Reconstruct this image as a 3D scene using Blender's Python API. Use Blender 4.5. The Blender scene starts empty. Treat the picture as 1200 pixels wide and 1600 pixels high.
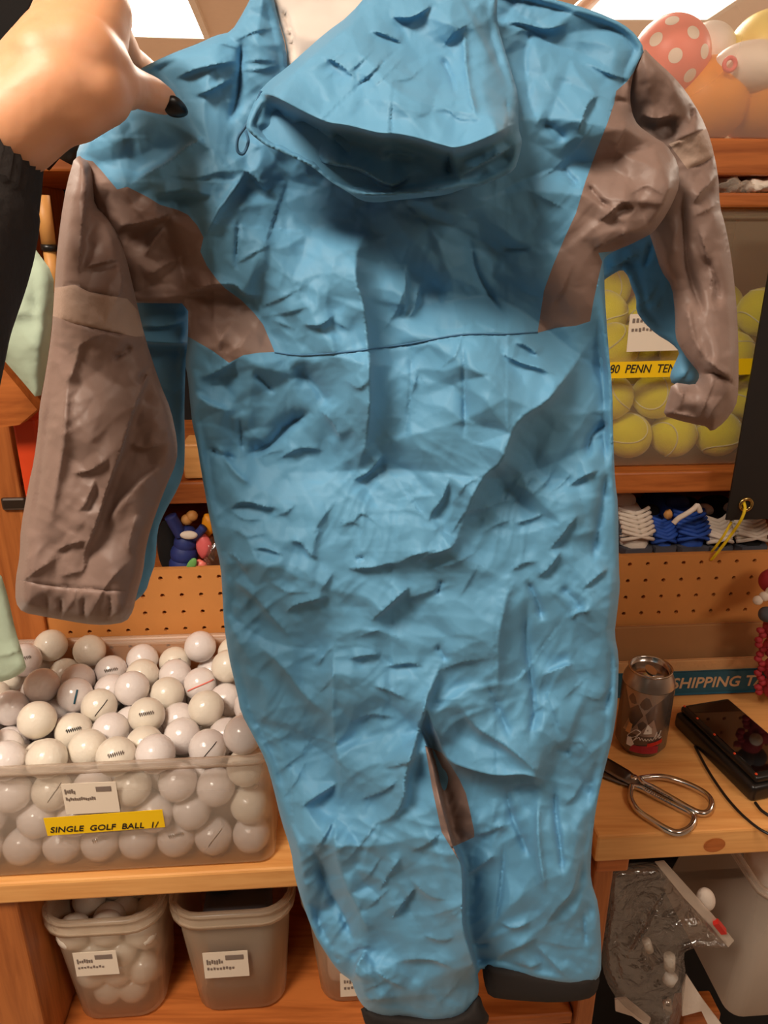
import bpy, bmesh, math, random
import numpy as np
from mathutils import Vector, Matrix, Euler, geometry

random.seed(7)
rng = np.random.default_rng(7)
PI = math.pi
sc = bpy.context.scene
COL = sc.collection

# ------------------------------------------------------------------ camera
F_PX, PITCH, EYE = 1155.0, math.radians(20.5), 1.5
cam_d = bpy.data.cameras.new('camera')
cam = bpy.data.objects.new('camera', cam_d)
COL.objects.link(cam)
cam.location = (0, 0, EYE)
cam.rotation_euler = (PI / 2 - PITCH, 0, 0)
cam_d.sensor_fit = 'VERTICAL'
cam_d.sensor_height = 24.0
cam_d.lens = 24.0 * F_PX / 1600.0
cam_d.clip_start = 0.02
sc.camera = cam

# ------------------------------------------------------------------ world, exposure
w = bpy.data.worlds.new('world'); sc.world = w
w.use_nodes = True
w.node_tree.nodes['Background'].inputs[0].default_value = (1.0, 0.86, 0.70, 1)
w.node_tree.nodes['Background'].inputs[1].default_value = 0.15
sc.view_settings.view_transform = 'Standard'
sc.view_settings.look = 'None'
sc.view_settings.gamma = 1.0
sc.view_settings.use_curve_mapping = False
sc.view_settings.exposure = -0.14
CEIL = 2.5
LIGHT_COL = (1.0, 0.87, 0.72)

def area_lamp(x, y, sx, sy, power):
    d = bpy.data.lights.new('area_lamp', 'AREA')
    d.shape = 'RECTANGLE'; d.size = sx; d.size_y = sy
    d.energy = power; d.color = LIGHT_COL
    o = bpy.data.objects.new('area_lamp', d); COL.objects.link(o)
    o.location = (x, y, CEIL - 0.05)
    return o
# the shop's other ceiling panels, above and behind the camera
area_lamp(-0.62, -0.32, 0.5, 0.5, 43)
area_lamp(1.3, -0.7, 0.6, 0.6, 17)
area_lamp(-1.6, -2.6, 0.6, 1.2, 8)
for lx in (-2.2, 0.2, 2.4):  # unseen far lamps, added to brighten the ceiling beyond the shelving
    for ly in (2.4, 5.2):
        area_lamp(lx, ly, 0.6, 1.2, 60)

# ------------------------------------------------------------------ pixel rays -> places in the room
CP, SP = math.cos(PITCH), math.sin(PITCH)
YAW = math.radians(4.0)
CY, SY = math.cos(YAW), math.sin(YAW)
def ray(px, py):
    a, b = (px - 600.0) / F_PX, (800.0 - py) / F_PX
    return Vector((a, CP + b * SP, b * CP - SP))
def at_y(px, py, y):
    r = ray(px, py); t = y / r.y
    return Vector((0, 0, EYE)) + r * t
def at_z(px, py, z):
    r = ray(px, py); t = (z - EYE) / r.z
    return Vector((0, 0, EYE)) + r * t
def at_d(px, py, d):
    """point on the vertical plane that runs along the shelving, d metres out"""
    r = ray(px, py); t = d / (r.y * CY - r.x * SY)
    return Vector((0, 0, EYE)) + r * t
def to_shelf(p):
    return Vector((p.x * CY + p.y * SY, p.y * CY - p.x * SY, p.z))
def shelf(u, d, z):
    return Vector((u * CY - d * SY, u * SY + d * CY, z))

# ------------------------------------------------------------------ materials
def srgb(r, g, b):
    def f(c):
        c /= 255.0
        return c / 12.92 if c <= 0.04045 else ((c + 0.055) / 1.055) ** 2.4
    return (f(r), f(g), f(b), 1.0)
def new_mat(name):
    m = bpy.data.materials.new(name); m.use_nodes = True
    nt = m.node_tree
    return m, nt, nt.nodes['Principled BSDF']
def node(nt, t, **kw):
    n = nt.nodes.new(t)
    for k, v in kw.items():
        if k in n.inputs: n.inputs[k].default_value = v
        else: setattr(n, k, v)
    return n
def plain(name, col, rough=0.5, metal=0.0, var=0.12, scale=30.0, bump=0.0, bscale=200.0, sheen=0.0, coat=0.0, sss=0.0):
    m, nt, b = new_mat(name)
    tc = node(nt, 'ShaderNodeTexCoord')
    nz = node(nt, 'ShaderNodeTexNoise', Scale=scale, Detail=4.0)
    nt.links.new(tc.outputs['Object'], nz.inputs['Vector'])
    mx = node(nt, 'ShaderNodeMix', data_type='RGBA')
    c2 = [c * (1 - var) for c in col[:3]] + [1]
    c1 = [min(1, c * (1 + var)) for c in col[:3]] + [1]
    mx.inputs[6].default_value = c2; mx.inputs[7].default_value = c1
    nt.links.new(nz.outputs[0], mx.inputs[0])
    nt.links.new(mx.outputs[2], b.inputs['Base Color'])
    b.inputs['Roughness'].default_value = rough
    b.inputs['Metallic'].default_value = metal
    b.inputs['Sheen Weight'].default_value = sheen
    b.inputs['Coat Weight'].default_value = coat
    if sss:
        b.inputs['Subsurface Weight'].default_value = sss
        b.inputs['Subsurface Radius'].default_value = (0.008, 0.004, 0.002)
        b.inputs['Subsurface Scale'].default_value = 0.6
    if bump:
        n2 = node(nt, 'ShaderNodeTexNoise', Scale=bscale, Detail=3.0)
        nt.links.new(tc.outputs['Object'], n2.inputs['Vector'])
        bp = node(nt, 'ShaderNodeBump', Strength=bump, Distance=0.002)
        nt.links.new(n2.outputs[0], bp.inputs['Height'])
        nt.links.new(bp.outputs[0], b.inputs['Normal'])
    return m
def wood(name, light, dark, grain=(2.0, 28.0, 28.0), rough=0.45):
    m, nt, b = new_mat(name)
    tc = node(nt, 'ShaderNodeTexCoord')
    mp = node(nt, 'ShaderNodeMapping'); mp.inputs['Scale'].default_value = grain
    nt.links.new(tc.outputs['Object'], mp.inputs['Vector'])
    nz = node(nt, 'ShaderNodeTexNoise', Scale=1.6, Detail=6.0, Roughness=0.6, Distortion=0.8)
    nt.links.new(mp.outputs[0], nz.inputs['Vector'])
    wv = node(nt, 'ShaderNodeTexNoise', Scale=6.0, Detail=2.0)
    nt.links.new(mp.outputs[0], wv.inputs['Vector'])
    ad = node(nt, 'ShaderNodeMath', operation='MULTIPLY_ADD')
    nt.links.new(wv.outputs[0], ad.inputs[0]); ad.inputs[1].default_value = 0.35
    nt.links.new(nz.outputs[0], ad.inputs[2])
    cr = node(nt, 'ShaderNodeValToRGB')
    cr.color_ramp.elements[0].position = 0.45; cr.color_ramp.elements[0].color = dark
    cr.color_ramp.elements[1].position = 0.78; cr.color_ramp.elements[1].color = light
    nt.links.new(ad.outputs[0], cr.inputs[0])
    nt.links.new(cr.outputs[0], b.inputs['Base Color'])
    bp = node(nt, 'ShaderNodeBump', Strength=0.15, Distance=0.001)
    nt.links.new(nz.outputs[0], bp.inputs['Height']); nt.links.new(bp.outputs[0], b.inputs['Normal'])
    b.inputs['Roughness'].default_value = rough
    return m
def plastic(name, tint, alpha, rough=0.25, trans=(1, 1, 1, 1)):
    """milky see-through plastic: part clear, part frosted"""
    m, nt, b = new_mat(name)
    b.inputs['Base Color'].default_value = tint
    b.inputs['Roughness'].default_value = rough
    tr = node(nt, 'ShaderNodeBsdfTransparent'); tr.inputs[0].default_value = trans
    lw = node(nt, 'ShaderNodeLayerWeight', Blend=0.35)
    mr = node(nt, 'ShaderNodeMapRange'); mr.inputs['To Min'].default_value = alpha; mr.inputs['To Max'].default_value = min(1, alpha + 0.55)
    nt.links.new(lw.outputs['Facing'], mr.inputs['Value'])
    mx = node(nt, 'ShaderNodeMixShader')
    nt.links.new(mr.outputs[0], mx.inputs[0]); nt.links.new(tr.outputs[0], mx.inputs[1]); nt.links.new(b.outputs[0], mx.inputs[2])
    nt.links.new(mx.outputs[0], nt.nodes['Material Output'].inputs[0])
    return m
def glow(name, col, s):
    m, nt, b = new_mat(name)
    b.inputs['Base Color'].default_value = (0.8, 0.8, 0.8, 1)
    b.inputs['Emission Color'].default_value = col
    b.inputs['Emission Strength'].default_value = s
    return m
def nylon(name, col, var, rough):
    m, nt, b = new_mat(name)
    tc = node(nt, 'ShaderNodeTexCoord')
    nz = node(nt, 'ShaderNodeTexNoise', Scale=9.0, Detail=5.0)
    nt.links.new(tc.outputs['Object'], nz.inputs['Vector'])
    mx = node(nt, 'ShaderNodeMix', data_type='RGBA')
    mx.inputs[6].default_value = [c * (1 - var) for c in col[:3]] + [1]
    mx.inputs[7].default_value = [c * (1 + var) for c in col[:3]] + [1]
    nt.links.new(nz.outputs[0], mx.inputs[0]); nt.links.new(mx.outputs[2], b.inputs['Base Color'])
    b.inputs['Roughness'].default_value = rough
    b.inputs['Specular IOR Level'].default_value = 0.35
    b.inputs['Sheen Weight'].default_value = 0.15
    b.inputs['Sheen Roughness'].default_value = 0.4
    n2 = node(nt, 'ShaderNodeTexNoise', Scale=150.0, Detail=4.0, Distortion=1.0)
    nt.links.new(tc.outputs['Object'], n2.inputs['Vector'])
    n3 = node(nt, 'ShaderNodeTexVoronoi', Scale=38.0)
    nt.links.new(tc.outputs['Object'], n3.inputs['Vector'])
    ad = node(nt, 'ShaderNodeMath', operation='MULTIPLY_ADD')
    nt.links.new(n3.outputs['Distance'], ad.inputs[0]); ad.inputs[1].default_value = 0.0
    nt.links.new(n2.outputs[0], ad.inputs[2])
    bp = node(nt, 'ShaderNodeBump', Strength=0.10, Distance=0.0015)
    nt.links.new(ad.outputs[0], bp.inputs['Height']); nt.links.new(bp.outputs[0], b.inputs['Normal'])
    return m

M = dict(
    pine=wood('pine', srgb(238, 176, 106), srgb(214, 144, 76)),
    pine_dark=wood('pine_dark', srgb(196, 112, 52), srgb(150, 76, 28)),
    pine_post=wood('pine_post', srgb(190, 112, 54), srgb(140, 72, 28), (28.0, 28.0, 2.0)),
    hardboard=plain('hardboard', srgb(214, 142, 74), 0.65, var=0.12, scale=14, bump=0.15, bscale=90),
    cardboard=plain('cardboard', srgb(178, 126, 78), 0.85, var=0.05),
    cardboard_edge=plain('cardboard_edge', srgb(214, 160, 106), 0.9, bump=0.5, bscale=120),
    teal=plain('teal_print', srgb(28, 88, 108), 0.55),
    letter=plain('cream_print', srgb(214, 176, 136), 0.6),
    blue=nylon('blue_nylon', srgb(96, 155, 191), 0.06, 0.58),
    grey=nylon('grey_nylon', srgb(136, 112, 102), 0.06, 0.5),
    band=plain('reflective_tape', srgb(172, 146, 130), 0.65, bump=0.2, bscale=300),
    rib=plain('black_rib', srgb(32, 25, 22), 0.9),
    lining=plain('white_lining', srgb(232, 216, 204), 0.8, var=0.04),
    thread=plain('blue_thread', srgb(66, 112, 146), 0.8),
    skin=plain('skin', srgb(230, 166, 124), 0.48, var=0.10, scale=22, bump=0.12, bscale=140, sss=0.25),
    nail=plain('black_nail', srgb(8, 8, 11), 0.3),
    knit=plain('black_knit', srgb(38, 31, 28), 0.95, bump=0.3),
    ballw=plain('ball_white', srgb(238, 228, 224), 0.22, var=0.03, scale=20, coat=0.3),
    ballc=plain('ball_cream', srgb(238, 228, 212), 0.28, var=0.03, scale=20, coat=0.3),
    tennis=plain('tennis_felt', srgb(236, 222, 20), 0.95, bump=0.5, bscale=500, sheen=0.4),
    seamw=plain('tennis_seam', srgb(226, 218, 160), 0.8),
    clear=plastic('clear_plastic', srgb(250, 226, 190), 0.15),
    milky=plastic('milky_plastic', srgb(240, 220, 200), 0.20),
    tubmilk=plastic('tub_plastic', srgb(226, 202, 174), 0.24),
    sheet=plastic('toy_bin_plastic', srgb(255, 236, 214), 0.26),
    label=plain('paper_label', srgb(240, 224, 204), 0.7, var=0.02),
    yellow=plain('yellow_label', srgb(252, 204, 10), 0.5, var=0.02),
    ink=plain('ink', srgb(34, 28, 24), 0.6),
    greyink=plain('grey_ink', srgb(132, 116, 106), 0.6),
    alu=plain('aluminium', srgb(196, 190, 186), 0.22, metal=1.0, var=0.05),
    candark=plain('can_paint', srgb(118, 106, 100), 0.26, metal=0.55, var=0.3, scale=24),
    cansilver=plain('can_silver', srgb(170, 158, 150), 0.3, metal=0.8),
    red=plain('red_paint', srgb(206, 40, 30), 0.5),
    steel=plain('steel', srgb(210, 205, 200), 0.16, metal=1.0, var=0.05),
    steel_dark=plain('steel_dark', srgb(120, 112, 106), 0.28, metal=1.0),
    blackplastic=plain('black_plastic', srgb(22, 18, 16), 0.35),
    blackgloss=plain('black_gloss', srgb(10, 9, 9), 0.06, coat=1.0),
    blackmatte=plain('black_matte', srgb(20, 16, 15), 0.95),
    vinyl=plain('black_vinyl', srgb(24, 18, 16), 0.6),
    brass=plain('brass', srgb(186, 160, 100), 0.25, metal=1.0),
    cord=plain('yellow_cord', srgb(240, 206, 16), 0.6),
    mint=plain('mint_cloth', srgb(190, 208, 184), 0.85, var=0.12, scale=16, bump=0.4, bscale=60),
    orangered=plain('orange_red', srgb(222, 70, 26), 0.5, var=0.2, scale=12),
    white=plain('white_cloth', srgb(236, 220, 204), 0.8, var=0.06, bump=0.4, bscale=120),
    whitepl=plain('white_plastic', srgb(240, 232, 222), 0.35, var=0.02),
    royal=plain('royal_blue', srgb(40, 84, 180), 0.7),
    navy=plain('navy', srgb(36, 50, 116), 0.6),
    pink=plain('pink', srgb(238, 110, 110), 0.45),
    salmon=plain('salmon', srgb(246, 128, 112), 0.4),
    green=plain('green', srgb(110, 170, 90), 0.6),
    orange=plain('orange', srgb(244, 156, 20), 0.5, var=0.1),
    yball=plain('yellow_toy', srgb(248, 222, 110), 0.4),
    crimson=plain('crimson', srgb(170, 40, 50), 0.7, bump=0.8, bscale=90),
    tanrod=plain('tan_rod', srgb(214, 152, 84), 0.5),
    slate=plain('slate', srgb(84, 84, 92), 0.7),
    ceiling=plain('ceiling_tile', srgb(226, 204, 184), 0.9, var=0.04),
    wall=plain('wall_paint', srgb(206, 182, 160), 0.9, var=0.04),
    floor=plain('floor_vinyl', srgb(140, 122, 106), 0.6),
    wall_dark=plain('wall_panelling', srgb(104, 82, 64), 0.8),
    frame=plain('lamp_frame', srgb(226, 214, 200), 0.5),
    tube=glow('lamp_diffuser', (1.0, 0.95, 0.86, 1), 6.0),
    zip=None)
def bag_mat():
    m, nt, b = new_mat('clear_bag')
    b.inputs['Base Color'].default_value = srgb(150, 136, 124); b.inputs['Roughness'].default_value = 0.12
    b.inputs['Metallic'].default_value = 0.0
    tr = node(nt, 'ShaderNodeBsdfTransparent'); tr.inputs[0].default_value = (0.96, 0.95, 0.94, 1)
    gl = node(nt, 'ShaderNodeBsdfGlossy', Roughness=0.14)
    tc = node(nt, 'ShaderNodeTexCoord')
    nz = node(nt, 'ShaderNodeTexNoise', Scale=26.0, Detail=3.0, Distortion=1.5)
    nt.links.new(tc.outputs['Object'], nz.inputs['Vector'])
    bp = node(nt, 'ShaderNodeBump', Strength=0.9, Distance=0.01)
    nt.links.new(nz.outputs[0], bp.inputs['Height'])
    nt.links.new(bp.outputs[0], gl.inputs['Normal']); nt.links.new(bp.outputs[0], b.inputs['Normal'])
    m1 = node(nt, 'ShaderNodeMixShader'); m1.inputs[0].default_value = 0.8
    nt.links.new(b.outputs[0], m1.inputs[1]); nt.links.new(gl.outputs[0], m1.inputs[2])
    m2 = node(nt, 'ShaderNodeMixShader'); m2.inputs[0].default_value = 0.26
    nt.links.new(tr.outputs[0], m2.inputs[1]); nt.links.new(m1.outputs[0], m2.inputs[2])
    nt.links.new(m2.outputs[0], nt.nodes['Material Output'].inputs[0])
    return m
M['zip'] = bag_mat()
def ball_dimples(m, scale=420.0):
    nt = m.node_tree; b = nt.nodes['Principled BSDF']
    tc = node(nt, 'ShaderNodeTexCoord')
    v = node(nt, 'ShaderNodeTexVoronoi', Scale=scale)
    nt.links.new(tc.outputs['Object'], v.inputs['Vector'])
    bp = node(nt, 'ShaderNodeBump', Strength=0.35, Distance=0.0006)
    nt.links.new(v.outputs['Distance'], bp.inputs['Height']); nt.links.new(bp.outputs[0], b.inputs['Normal'])
ball_dimples(M['ballw'], 300.0); ball_dimples(M['ballc'], 300.0)

# ------------------------------------------------------------------ object helpers
def tag(o, label=None, cat=None, group=None, kind=None):
    if label: o['label'] = label
    if cat: o['category'] = cat
    if group: o['group'] = group
    if kind: o['kind'] = kind
    return o
def empty(name, loc, label=None, cat=None, group=None, kind=None, rot=0.0):
    o = bpy.data.objects.new(name, None); COL.objects.link(o)
    o.empty_display_size = 0.02
    o.location = loc; o.rotation_euler = (0, 0, rot)
    tag(o, label, cat, group, kind)
    return o
def put_mesh(name, me, mat, parent=None, smooth=True, recenter=True):
    """link a mesh given in room coordinates; its origin goes to the middle of its base"""
    if smooth:
        me.polygons.foreach_set('use_smooth', [True] * len(me.polygons))
    o = bpy.data.objects.new(name, me); COL.objects.link(o)
    for mm in (mat if isinstance(mat, (list, tuple)) else [mat]):
        me.materials.append(mm)
    n = len(me.vertices)
    co = np.empty(n * 3, dtype=np.float32); me.vertices.foreach_get('co', co); co = co.reshape(-1, 3)
    c = (co.min(0) + co.max(0)) / 2; c[2] = co[:, 2].min()
    co -= c; me.vertices.foreach_set('co', co.ravel()); me.update()
    if parent is not None:
        o.parent = parent
        pl = parent['_w'] if '_w' in parent else None
        base = Vector(pl) if pl is not None else Vector(parent.location)
        rz = parent.rotation_euler.z if parent.parent is None else 0.0
        d = Vector([float(x) for x in c]) - base
        if rz:
            d = Matrix.Rotation(-rz, 3, 'Z') @ d; o.rotation_euler = (0, 0, -rz)
        o.location = d
    else:
        o.location = [float(x) for x in c]
    o['_w'] = [float(x) for x in c]
    return o
def from_bm(name, bm, mat, parent=None, smooth=False):
    bmesh.ops.recalc_face_normals(bm, faces=bm.faces[:])
    me = bpy.data.meshes.new(name); bm.to_mesh(me); bm.free()
    return put_mesh(name, me, mat, parent, smooth)
def from_py(name, vs, fs, mat, parent=None, smooth=True):
    me = bpy.data.meshes.new(name); me.from_pydata([tuple(v) for v in vs], [], fs); me.update()
    return put_mesh(name, me, mat, parent, smooth)
def add_box(bm, p0, p1, xf=None, bevel=0.0, seg=2):
    r = bmesh.ops.create_cube(bm, size=1.0)
    vs = r['verts']
    for v in vs:
        v.co = Vector([(p0[i] + p1[i]) / 2 + v.co[i] * (p1[i] - p0[i]) for i in range(3)])
    if bevel:
        es = list({e for v in vs for e in v.link_edges})
        g = bmesh.ops.bevel(bm, geom=es, offset=bevel, segments=seg, affect='EDGES', profile=0.5)
        vs = list({v for f in g['faces'] for v in f.verts} | {v for v in vs if v.is_valid})
    if xf is not None:
        for v in vs: v.co = xf(v.co)
    return vs
def shelf_box(name, u0, u1, d0, d1, z0, z1, mat, parent=None, bevel=0.002):
    bm = bmesh.new(); add_box(bm, (u0, d0, z0), (u1, d1, z1), lambda c: shelf(*c), bevel)
    o = from_bm(name, bm, mat, parent)
    return o
def tube_data(pts, rad, n=10, caps=True):
    pts = [Vector(p) for p in pts]
    rads = rad if isinstance(rad, (list, tuple)) else [rad] * len(pts)
    vs, fs = [], []
    up = Vector((0.13, 0.31, 0.94))
    prev = None
    for i, p in enumerate(pts):
        t = (pts[min(i + 1, len(pts) - 1)] - pts[max(i - 1, 0)]).normalized()
        if prev is None:
            a = t.cross(up).normalized()
        else:
            a = (prev - t * prev.dot(t)).normalized()
        prev = a; b = t.cross(a)
        for k in range(n):
            q = 2 * PI * k / n
            vs.append(p + (a * math.cos(q) + b * math.sin(q)) * rads[i])
    for i in range(len(pts) - 1):
        for k in range(n):
            fs.append((i * n + k, i * n + (k + 1) % n, (i + 1) * n + (k + 1) % n, (i + 1) * n + k))
    if caps:
        fs.append(tuple(range(n))[::-1]); fs.append(tuple((len(pts) - 1) * n + k for k in range(n)))
    return vs, fs
def spline(pts, k=6):
    pts = [Vector(p) for p in pts]; out = []
    for i in range(len(pts) - 1):
        p0, p1, p2, p3 = pts[max(i - 1, 0)], pts[i], pts[i + 1], pts[min(i + 2, len(pts) - 1)]
        for j in range(k):
            t = j / k
            out.append(0.5 * ((2 * p1) + (p2 - p0) * t + (2 * p0 - 5 * p1 + 4 * p2 - p3) * t * t + (3 * p1 - p0 - 3 * p2 + p3) * t ** 3))
    out.append(pts[-1]); return out
def tube(name, pts, rad, mat, parent=None, n=10):
    vs, fs = tube_data(pts, rad, n)
    return from_py(name, vs, fs, mat, parent)
def lathe_data(prof, c, n=32, axis=None):
    vs, fs = [], []
    for (r, z) in prof:
        for k in range(n):
            q = 2 * PI * k / n
            vs.append(Vector((c[0] + r * math.cos(q), c[1] + r * math.sin(q), c[2] + z)))
    for i in range(len(prof) - 1):
        for k in range(n):
            fs.append((i * n + k, i * n + (k + 1) % n, (i + 1) * n + (k + 1) % n, (i + 1) * n + k))
    return vs, fs
def rrect(w, d, r, k=5):
    out = []
    for (sx, sy, a0) in ((1, 1, 0), (-1, 1, PI / 2), (-1, -1, PI), (1, -1, 3 * PI / 2)):
        for j in range(k + 1):
            a = a0 + PI / 2 * j / k
            out.append((sx * (w / 2 - r) + r * math.cos(a), sy * (d / 2 - r) + r * math.sin(a)))
    return out
def loft(name, c, loops, mat, parent=None, cap=(True, False), yaw=YAW):
    """loops: (z, width, depth, corner radius), stacked from c upward"""
    vs, fs = [], []
    R = Matrix.Rotation(yaw, 3, 'Z')
    n = 24
    for (z, wd, dp, r) in loops:
        for (x, y) in rrect(wd, dp, r):
            vs.append(Vector(c) + R @ Vector((x, y, z)))
    for i in range(len(loops) - 1):
        for k in range(n):
            fs.append((i * n + k, i * n + (k + 1) % n, (i + 1) * n + (k + 1) % n, (i + 1) * n + k))
    if cap[0]: fs.append(tuple(range(n))[::-1])
    if cap[1]: fs.append(tuple((len(loops) - 1) * n + k for k in range(n)))
    return from_py(name, vs, fs, mat, parent)
def text_obj(name, s, size, mat, parent, origin, right, up, shear=0.0, depth=0.0004, width=None, bold=0.0, bend=None):
    cu = bpy.data.curves.new('t', 'FONT'); cu.body = s; cu.size = size; cu.extrude = depth; cu.shear = shear; cu.offset = bold
    cu.resolution_u = 3
    ob = bpy.data.objects.new('t', cu); COL.objects.link(ob)
    bpy.context.view_layer.update()
    me = bpy.data.meshes.new_from_object(ob.evaluated_get(bpy.context.evaluated_depsgraph_get()))
    bpy.data.objects.remove(ob); bpy.data.curves.remove(cu)
    xs = [v.co.x for v in me.vertices]; k = 1.0
    if width: k = width / max(1e-6, (max(xs) - min(xs)))
    right, up = Vector(right).normalized(), Vector(up).normalized(); nrm = right.cross(up)
    for v in me.vertices:
        p = Vector(origin) + right * ((v.co.x - min(xs)) * k) + up * v.co.y + nrm * v.co.z
        v.co = bend(p) if bend else p
    me.update()
    return put_mesh(name, me, mat, parent, smooth=False)
def copy_tree(o, parent=None):
    c = o.copy(); COL.objects.link(c)
    if parent: c.parent = parent
    for ch in list(o.children): copy_tree(ch, c)
    return c
def blob(name, c, rad, mat, parent=None, sub=3, rot=None, noise=0.0, seed=0):
    bm = bmesh.new(); bmesh.ops.create_icosphere(bm, subdivisions=sub, radius=1.0)
    rr = random.Random(seed)
    ph = [rr.uniform(0, 6) for _ in range(6)]
    for v in bm.verts:
        k = 1 + noise * (math.sin(5 * v.co.x + ph[0]) * math.sin(4 * v.co.y + ph[1]) + 0.6 * math.sin(9 * v.co.z + ph[2]) * math.sin(8 * v.co.x + ph[3]))
        q = Vector((v.co.x * rad[0], v.co.y * rad[1], v.co.z * rad[2])) * k
        if rot is not None: q = rot @ q
        v.co = Vector(c) + q
    return from_bm(name, bm, mat, parent, smooth=True)

# ------------------------------------------------------------------ the room
def slab(name, p0, p1, mat):
    bm = bmesh.new(); add_box(bm, p0, p1); o = from_bm(name, bm, mat); o['kind'] = 'structure'; return o
slab('floor', (-4, -4.5, -0.1), (4, 7, 0), M['floor'])
slab('ceiling', (-4, -4.5, CEIL), (4, 7, CEIL + 0.1), M['ceiling'])
slab('wall_back', (-4, 7, 0), (4, 7.1, CEIL), M['wall'])
slab('wall_front', (-4, -4.6, 0), (4, -4.5, CEIL), M['wall_dark'])
slab('wall_left', (-4.1, -4.5, 0), (-4, 7, CEIL), M['wall'])
slab('wall_right', (4, -4.5, 0), (4.1, 7, CEIL), M['wall'])

def ceiling_light(x0, x1, y0, y1, label, skew=0.0):
    c = ((x0 + x1) / 2, (y0 + y1) / 2, CEIL - 0.03)
    t = empty('ceiling_light', c, label, 'light', rot=skew)
    R = Matrix.Rotation(skew, 3, 'Z'); C = Vector(c)
    hx, hy = (x1 - x0) / 2, (y1 - y0) / 2
    xf = lambda p: C + R @ p
    bm = bmesh.new()
    for a in ((-hx - .03, -hy - .03, 0, hx + .03, -hy, .03), (-hx - .03, hy, 0, hx + .03, hy + .03, .03), (-hx - .03, -hy, 0, -hx, hy, .03), (hx, -hy, 0, hx + .03, hy, .03)):
        add_box(bm, a[:3], a[3:], xf)
    from_bm('frame', bm, M['frame'], t)
    bm = bmesh.new(); add_box(bm, (-hx, -hy, .008), (hx, hy, .03), xf); from_bm('diffuser', bm, M['tube'], t)
    return t
a, b_ = at_z(183, 4, CEIL - .02), at_z(312, 47, CEIL - .02)
ceiling_light(-1.24, -0.88, 3.42, 4.50, 'bright square ceiling light panel seen beyond the gripping hand', 0.12)
ceiling_light(0.95, 1.55, 3.55, 4.15, 'bright ceiling light panel above the pink dotted toy ball')

# ------------------------------------------------------------------ shelving behind the garment
DP = 0.93
zP = at_d(1080, 866, DP).z
DS = 0.955
zs_t, zs_b = at_d(1050, 737, DS).z, at_d(1050, 770, DS).z
zt_t, zt_b = at_d(1160, 216, DS).z, at_d(1160, 274, DS).z
zm_t, zm_b = at_d(1160, 301, DS).z, at_d(1160, 324, DS).z
DB = 0.645
zR = at_d(1100, 1299, DB).z
zL = at_d(200, 1371, DB).z
zR_b = at_d(1100, 1338, DB).z
zL_b = at_d(200, 1402, DB).z
dbox = to_shelf(at_z(1100, 1086, zR)).y
print('z', zP, zs_t, zt_t, zR, zL, zR_b, zL_b, 'dbox', dbox)
def U(px, py, d): return to_shelf(at_d(px, py, d)).x

sh = empty('display_shelving', shelf(0.05, 1.1, 0), 'tall orange pine shelving with perforated back strip behind the blue rain suit', 'shelving')
def board(name, u0, u1, d0, d1, z0, z1, mat, par): return shelf_box(name, u0, u1, d0, d1, z0, z1, mat, par, 0.003)
board('shelf_board', -0.42, 0.95, DS, 1.32, zs_b, zs_t, M['pine_dark'], sh)
board('shelf_board', -0.62, 0.95, DS, 1.32, zt_b, zt_t, M['pine_dark'], sh)
board('slim_board', 0.30, 0.95, DS, 1.32, zm_b, zm_t, M['pine_dark'], sh)
board('cubby_floor', -0.62, 0.95, DP + .012, 1.32, zP - 0.03, zP - 0.014, M['pine_dark'], sh)
board('side_panel', -0.64, -0.62, DS, 1.34, 0.0, zt_t + .02, M['pine_dark'], sh)
board('side_panel', 0.95, 0.97, DS, 1.34, 0.0, zt_t + .02, M['pine_dark'], sh)
board('divider', -0.46, -0.42, DS, 1.32, zP, zt_b, M['pine_post'], sh)
board('back_panel', -0.62, 0.25, 1.32, 1.335, 0.0, zt_t, M['blackmatte'], sh)  # black puts the shade inside the shelving into the panel colour
board('back_panel', 0.25, 0.95, 1.32, 1.335, zs_b, zt_t, M['pine'], sh)
board('back_panel', 0.25, 0.95, 1.32, 1.335, 0.0, zs_b, M['blackmatte'], sh)  # same black standing in for shade, below the tennis ball shelf

# perforated hardboard: every hole is cut through
def pegboard(u0, u1, z0, z1, d, par, pitch=0.0262, r=0.0031, th=0.006):
    vs, fs = [], []
    nu, nz = int((u1 - u0) / pitch), int((z1 - z0) / pitch + 0.999)
    def add(p): vs.append(shelf(*p)); return len(vs) - 1
    top = z1
    for j in range(nz):
        zb = top - (j + 1) * pitch
        for i in range(nu):
            ub = u0 + i * pitch
            cu, cz = ub + pitch / 2, zb + pitch / 2
            h = pitch / 2
            outer = [add((cu + a * h, d, cz + b * h)) for a, b in ((1, 0), (1, 1), (0, 1), (-1, 1), (-1, 0), (-1, -1), (0, -1), (1, -1))]
            inn = [add((cu + r * math.cos(k * PI / 4), d, cz + r * math.sin(k * PI / 4))) for k in range(8)]
            bk = [add((cu + r * math.cos(k * PI / 4), d + th, cz + r * math.sin(k * PI / 4))) for k in range(8)]
            for k in range(8):
                l = (k + 1) % 8
                fs.append((outer[k], outer[l], inn[l], inn[k])); fs.append((inn[k], inn[l], bk[l], bk[k]))
    zb = top - nz * pitch
    o = [add(p) for p in ((u0, d, top), (u0 + nu * pitch, d, top), (u0 + nu * pitch, d + th, top), (u0, d + th, top))]
    fs.append(tuple(o))
    o = [add(p) for p in ((u0, d + th + .003, top), (u0 + nu * pitch, d + th + .003, top), (u0 + nu * pitch, d + th + .003, zb), (u0, d + th + .003, zb))]
    fs.append(tuple(o))
    return from_py('pegboard', vs, fs, M['hardboard'], par, smooth=False)
pegboard(-0.62, 0.95, 0.84, zP + 0.0, DP, sh)

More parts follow.
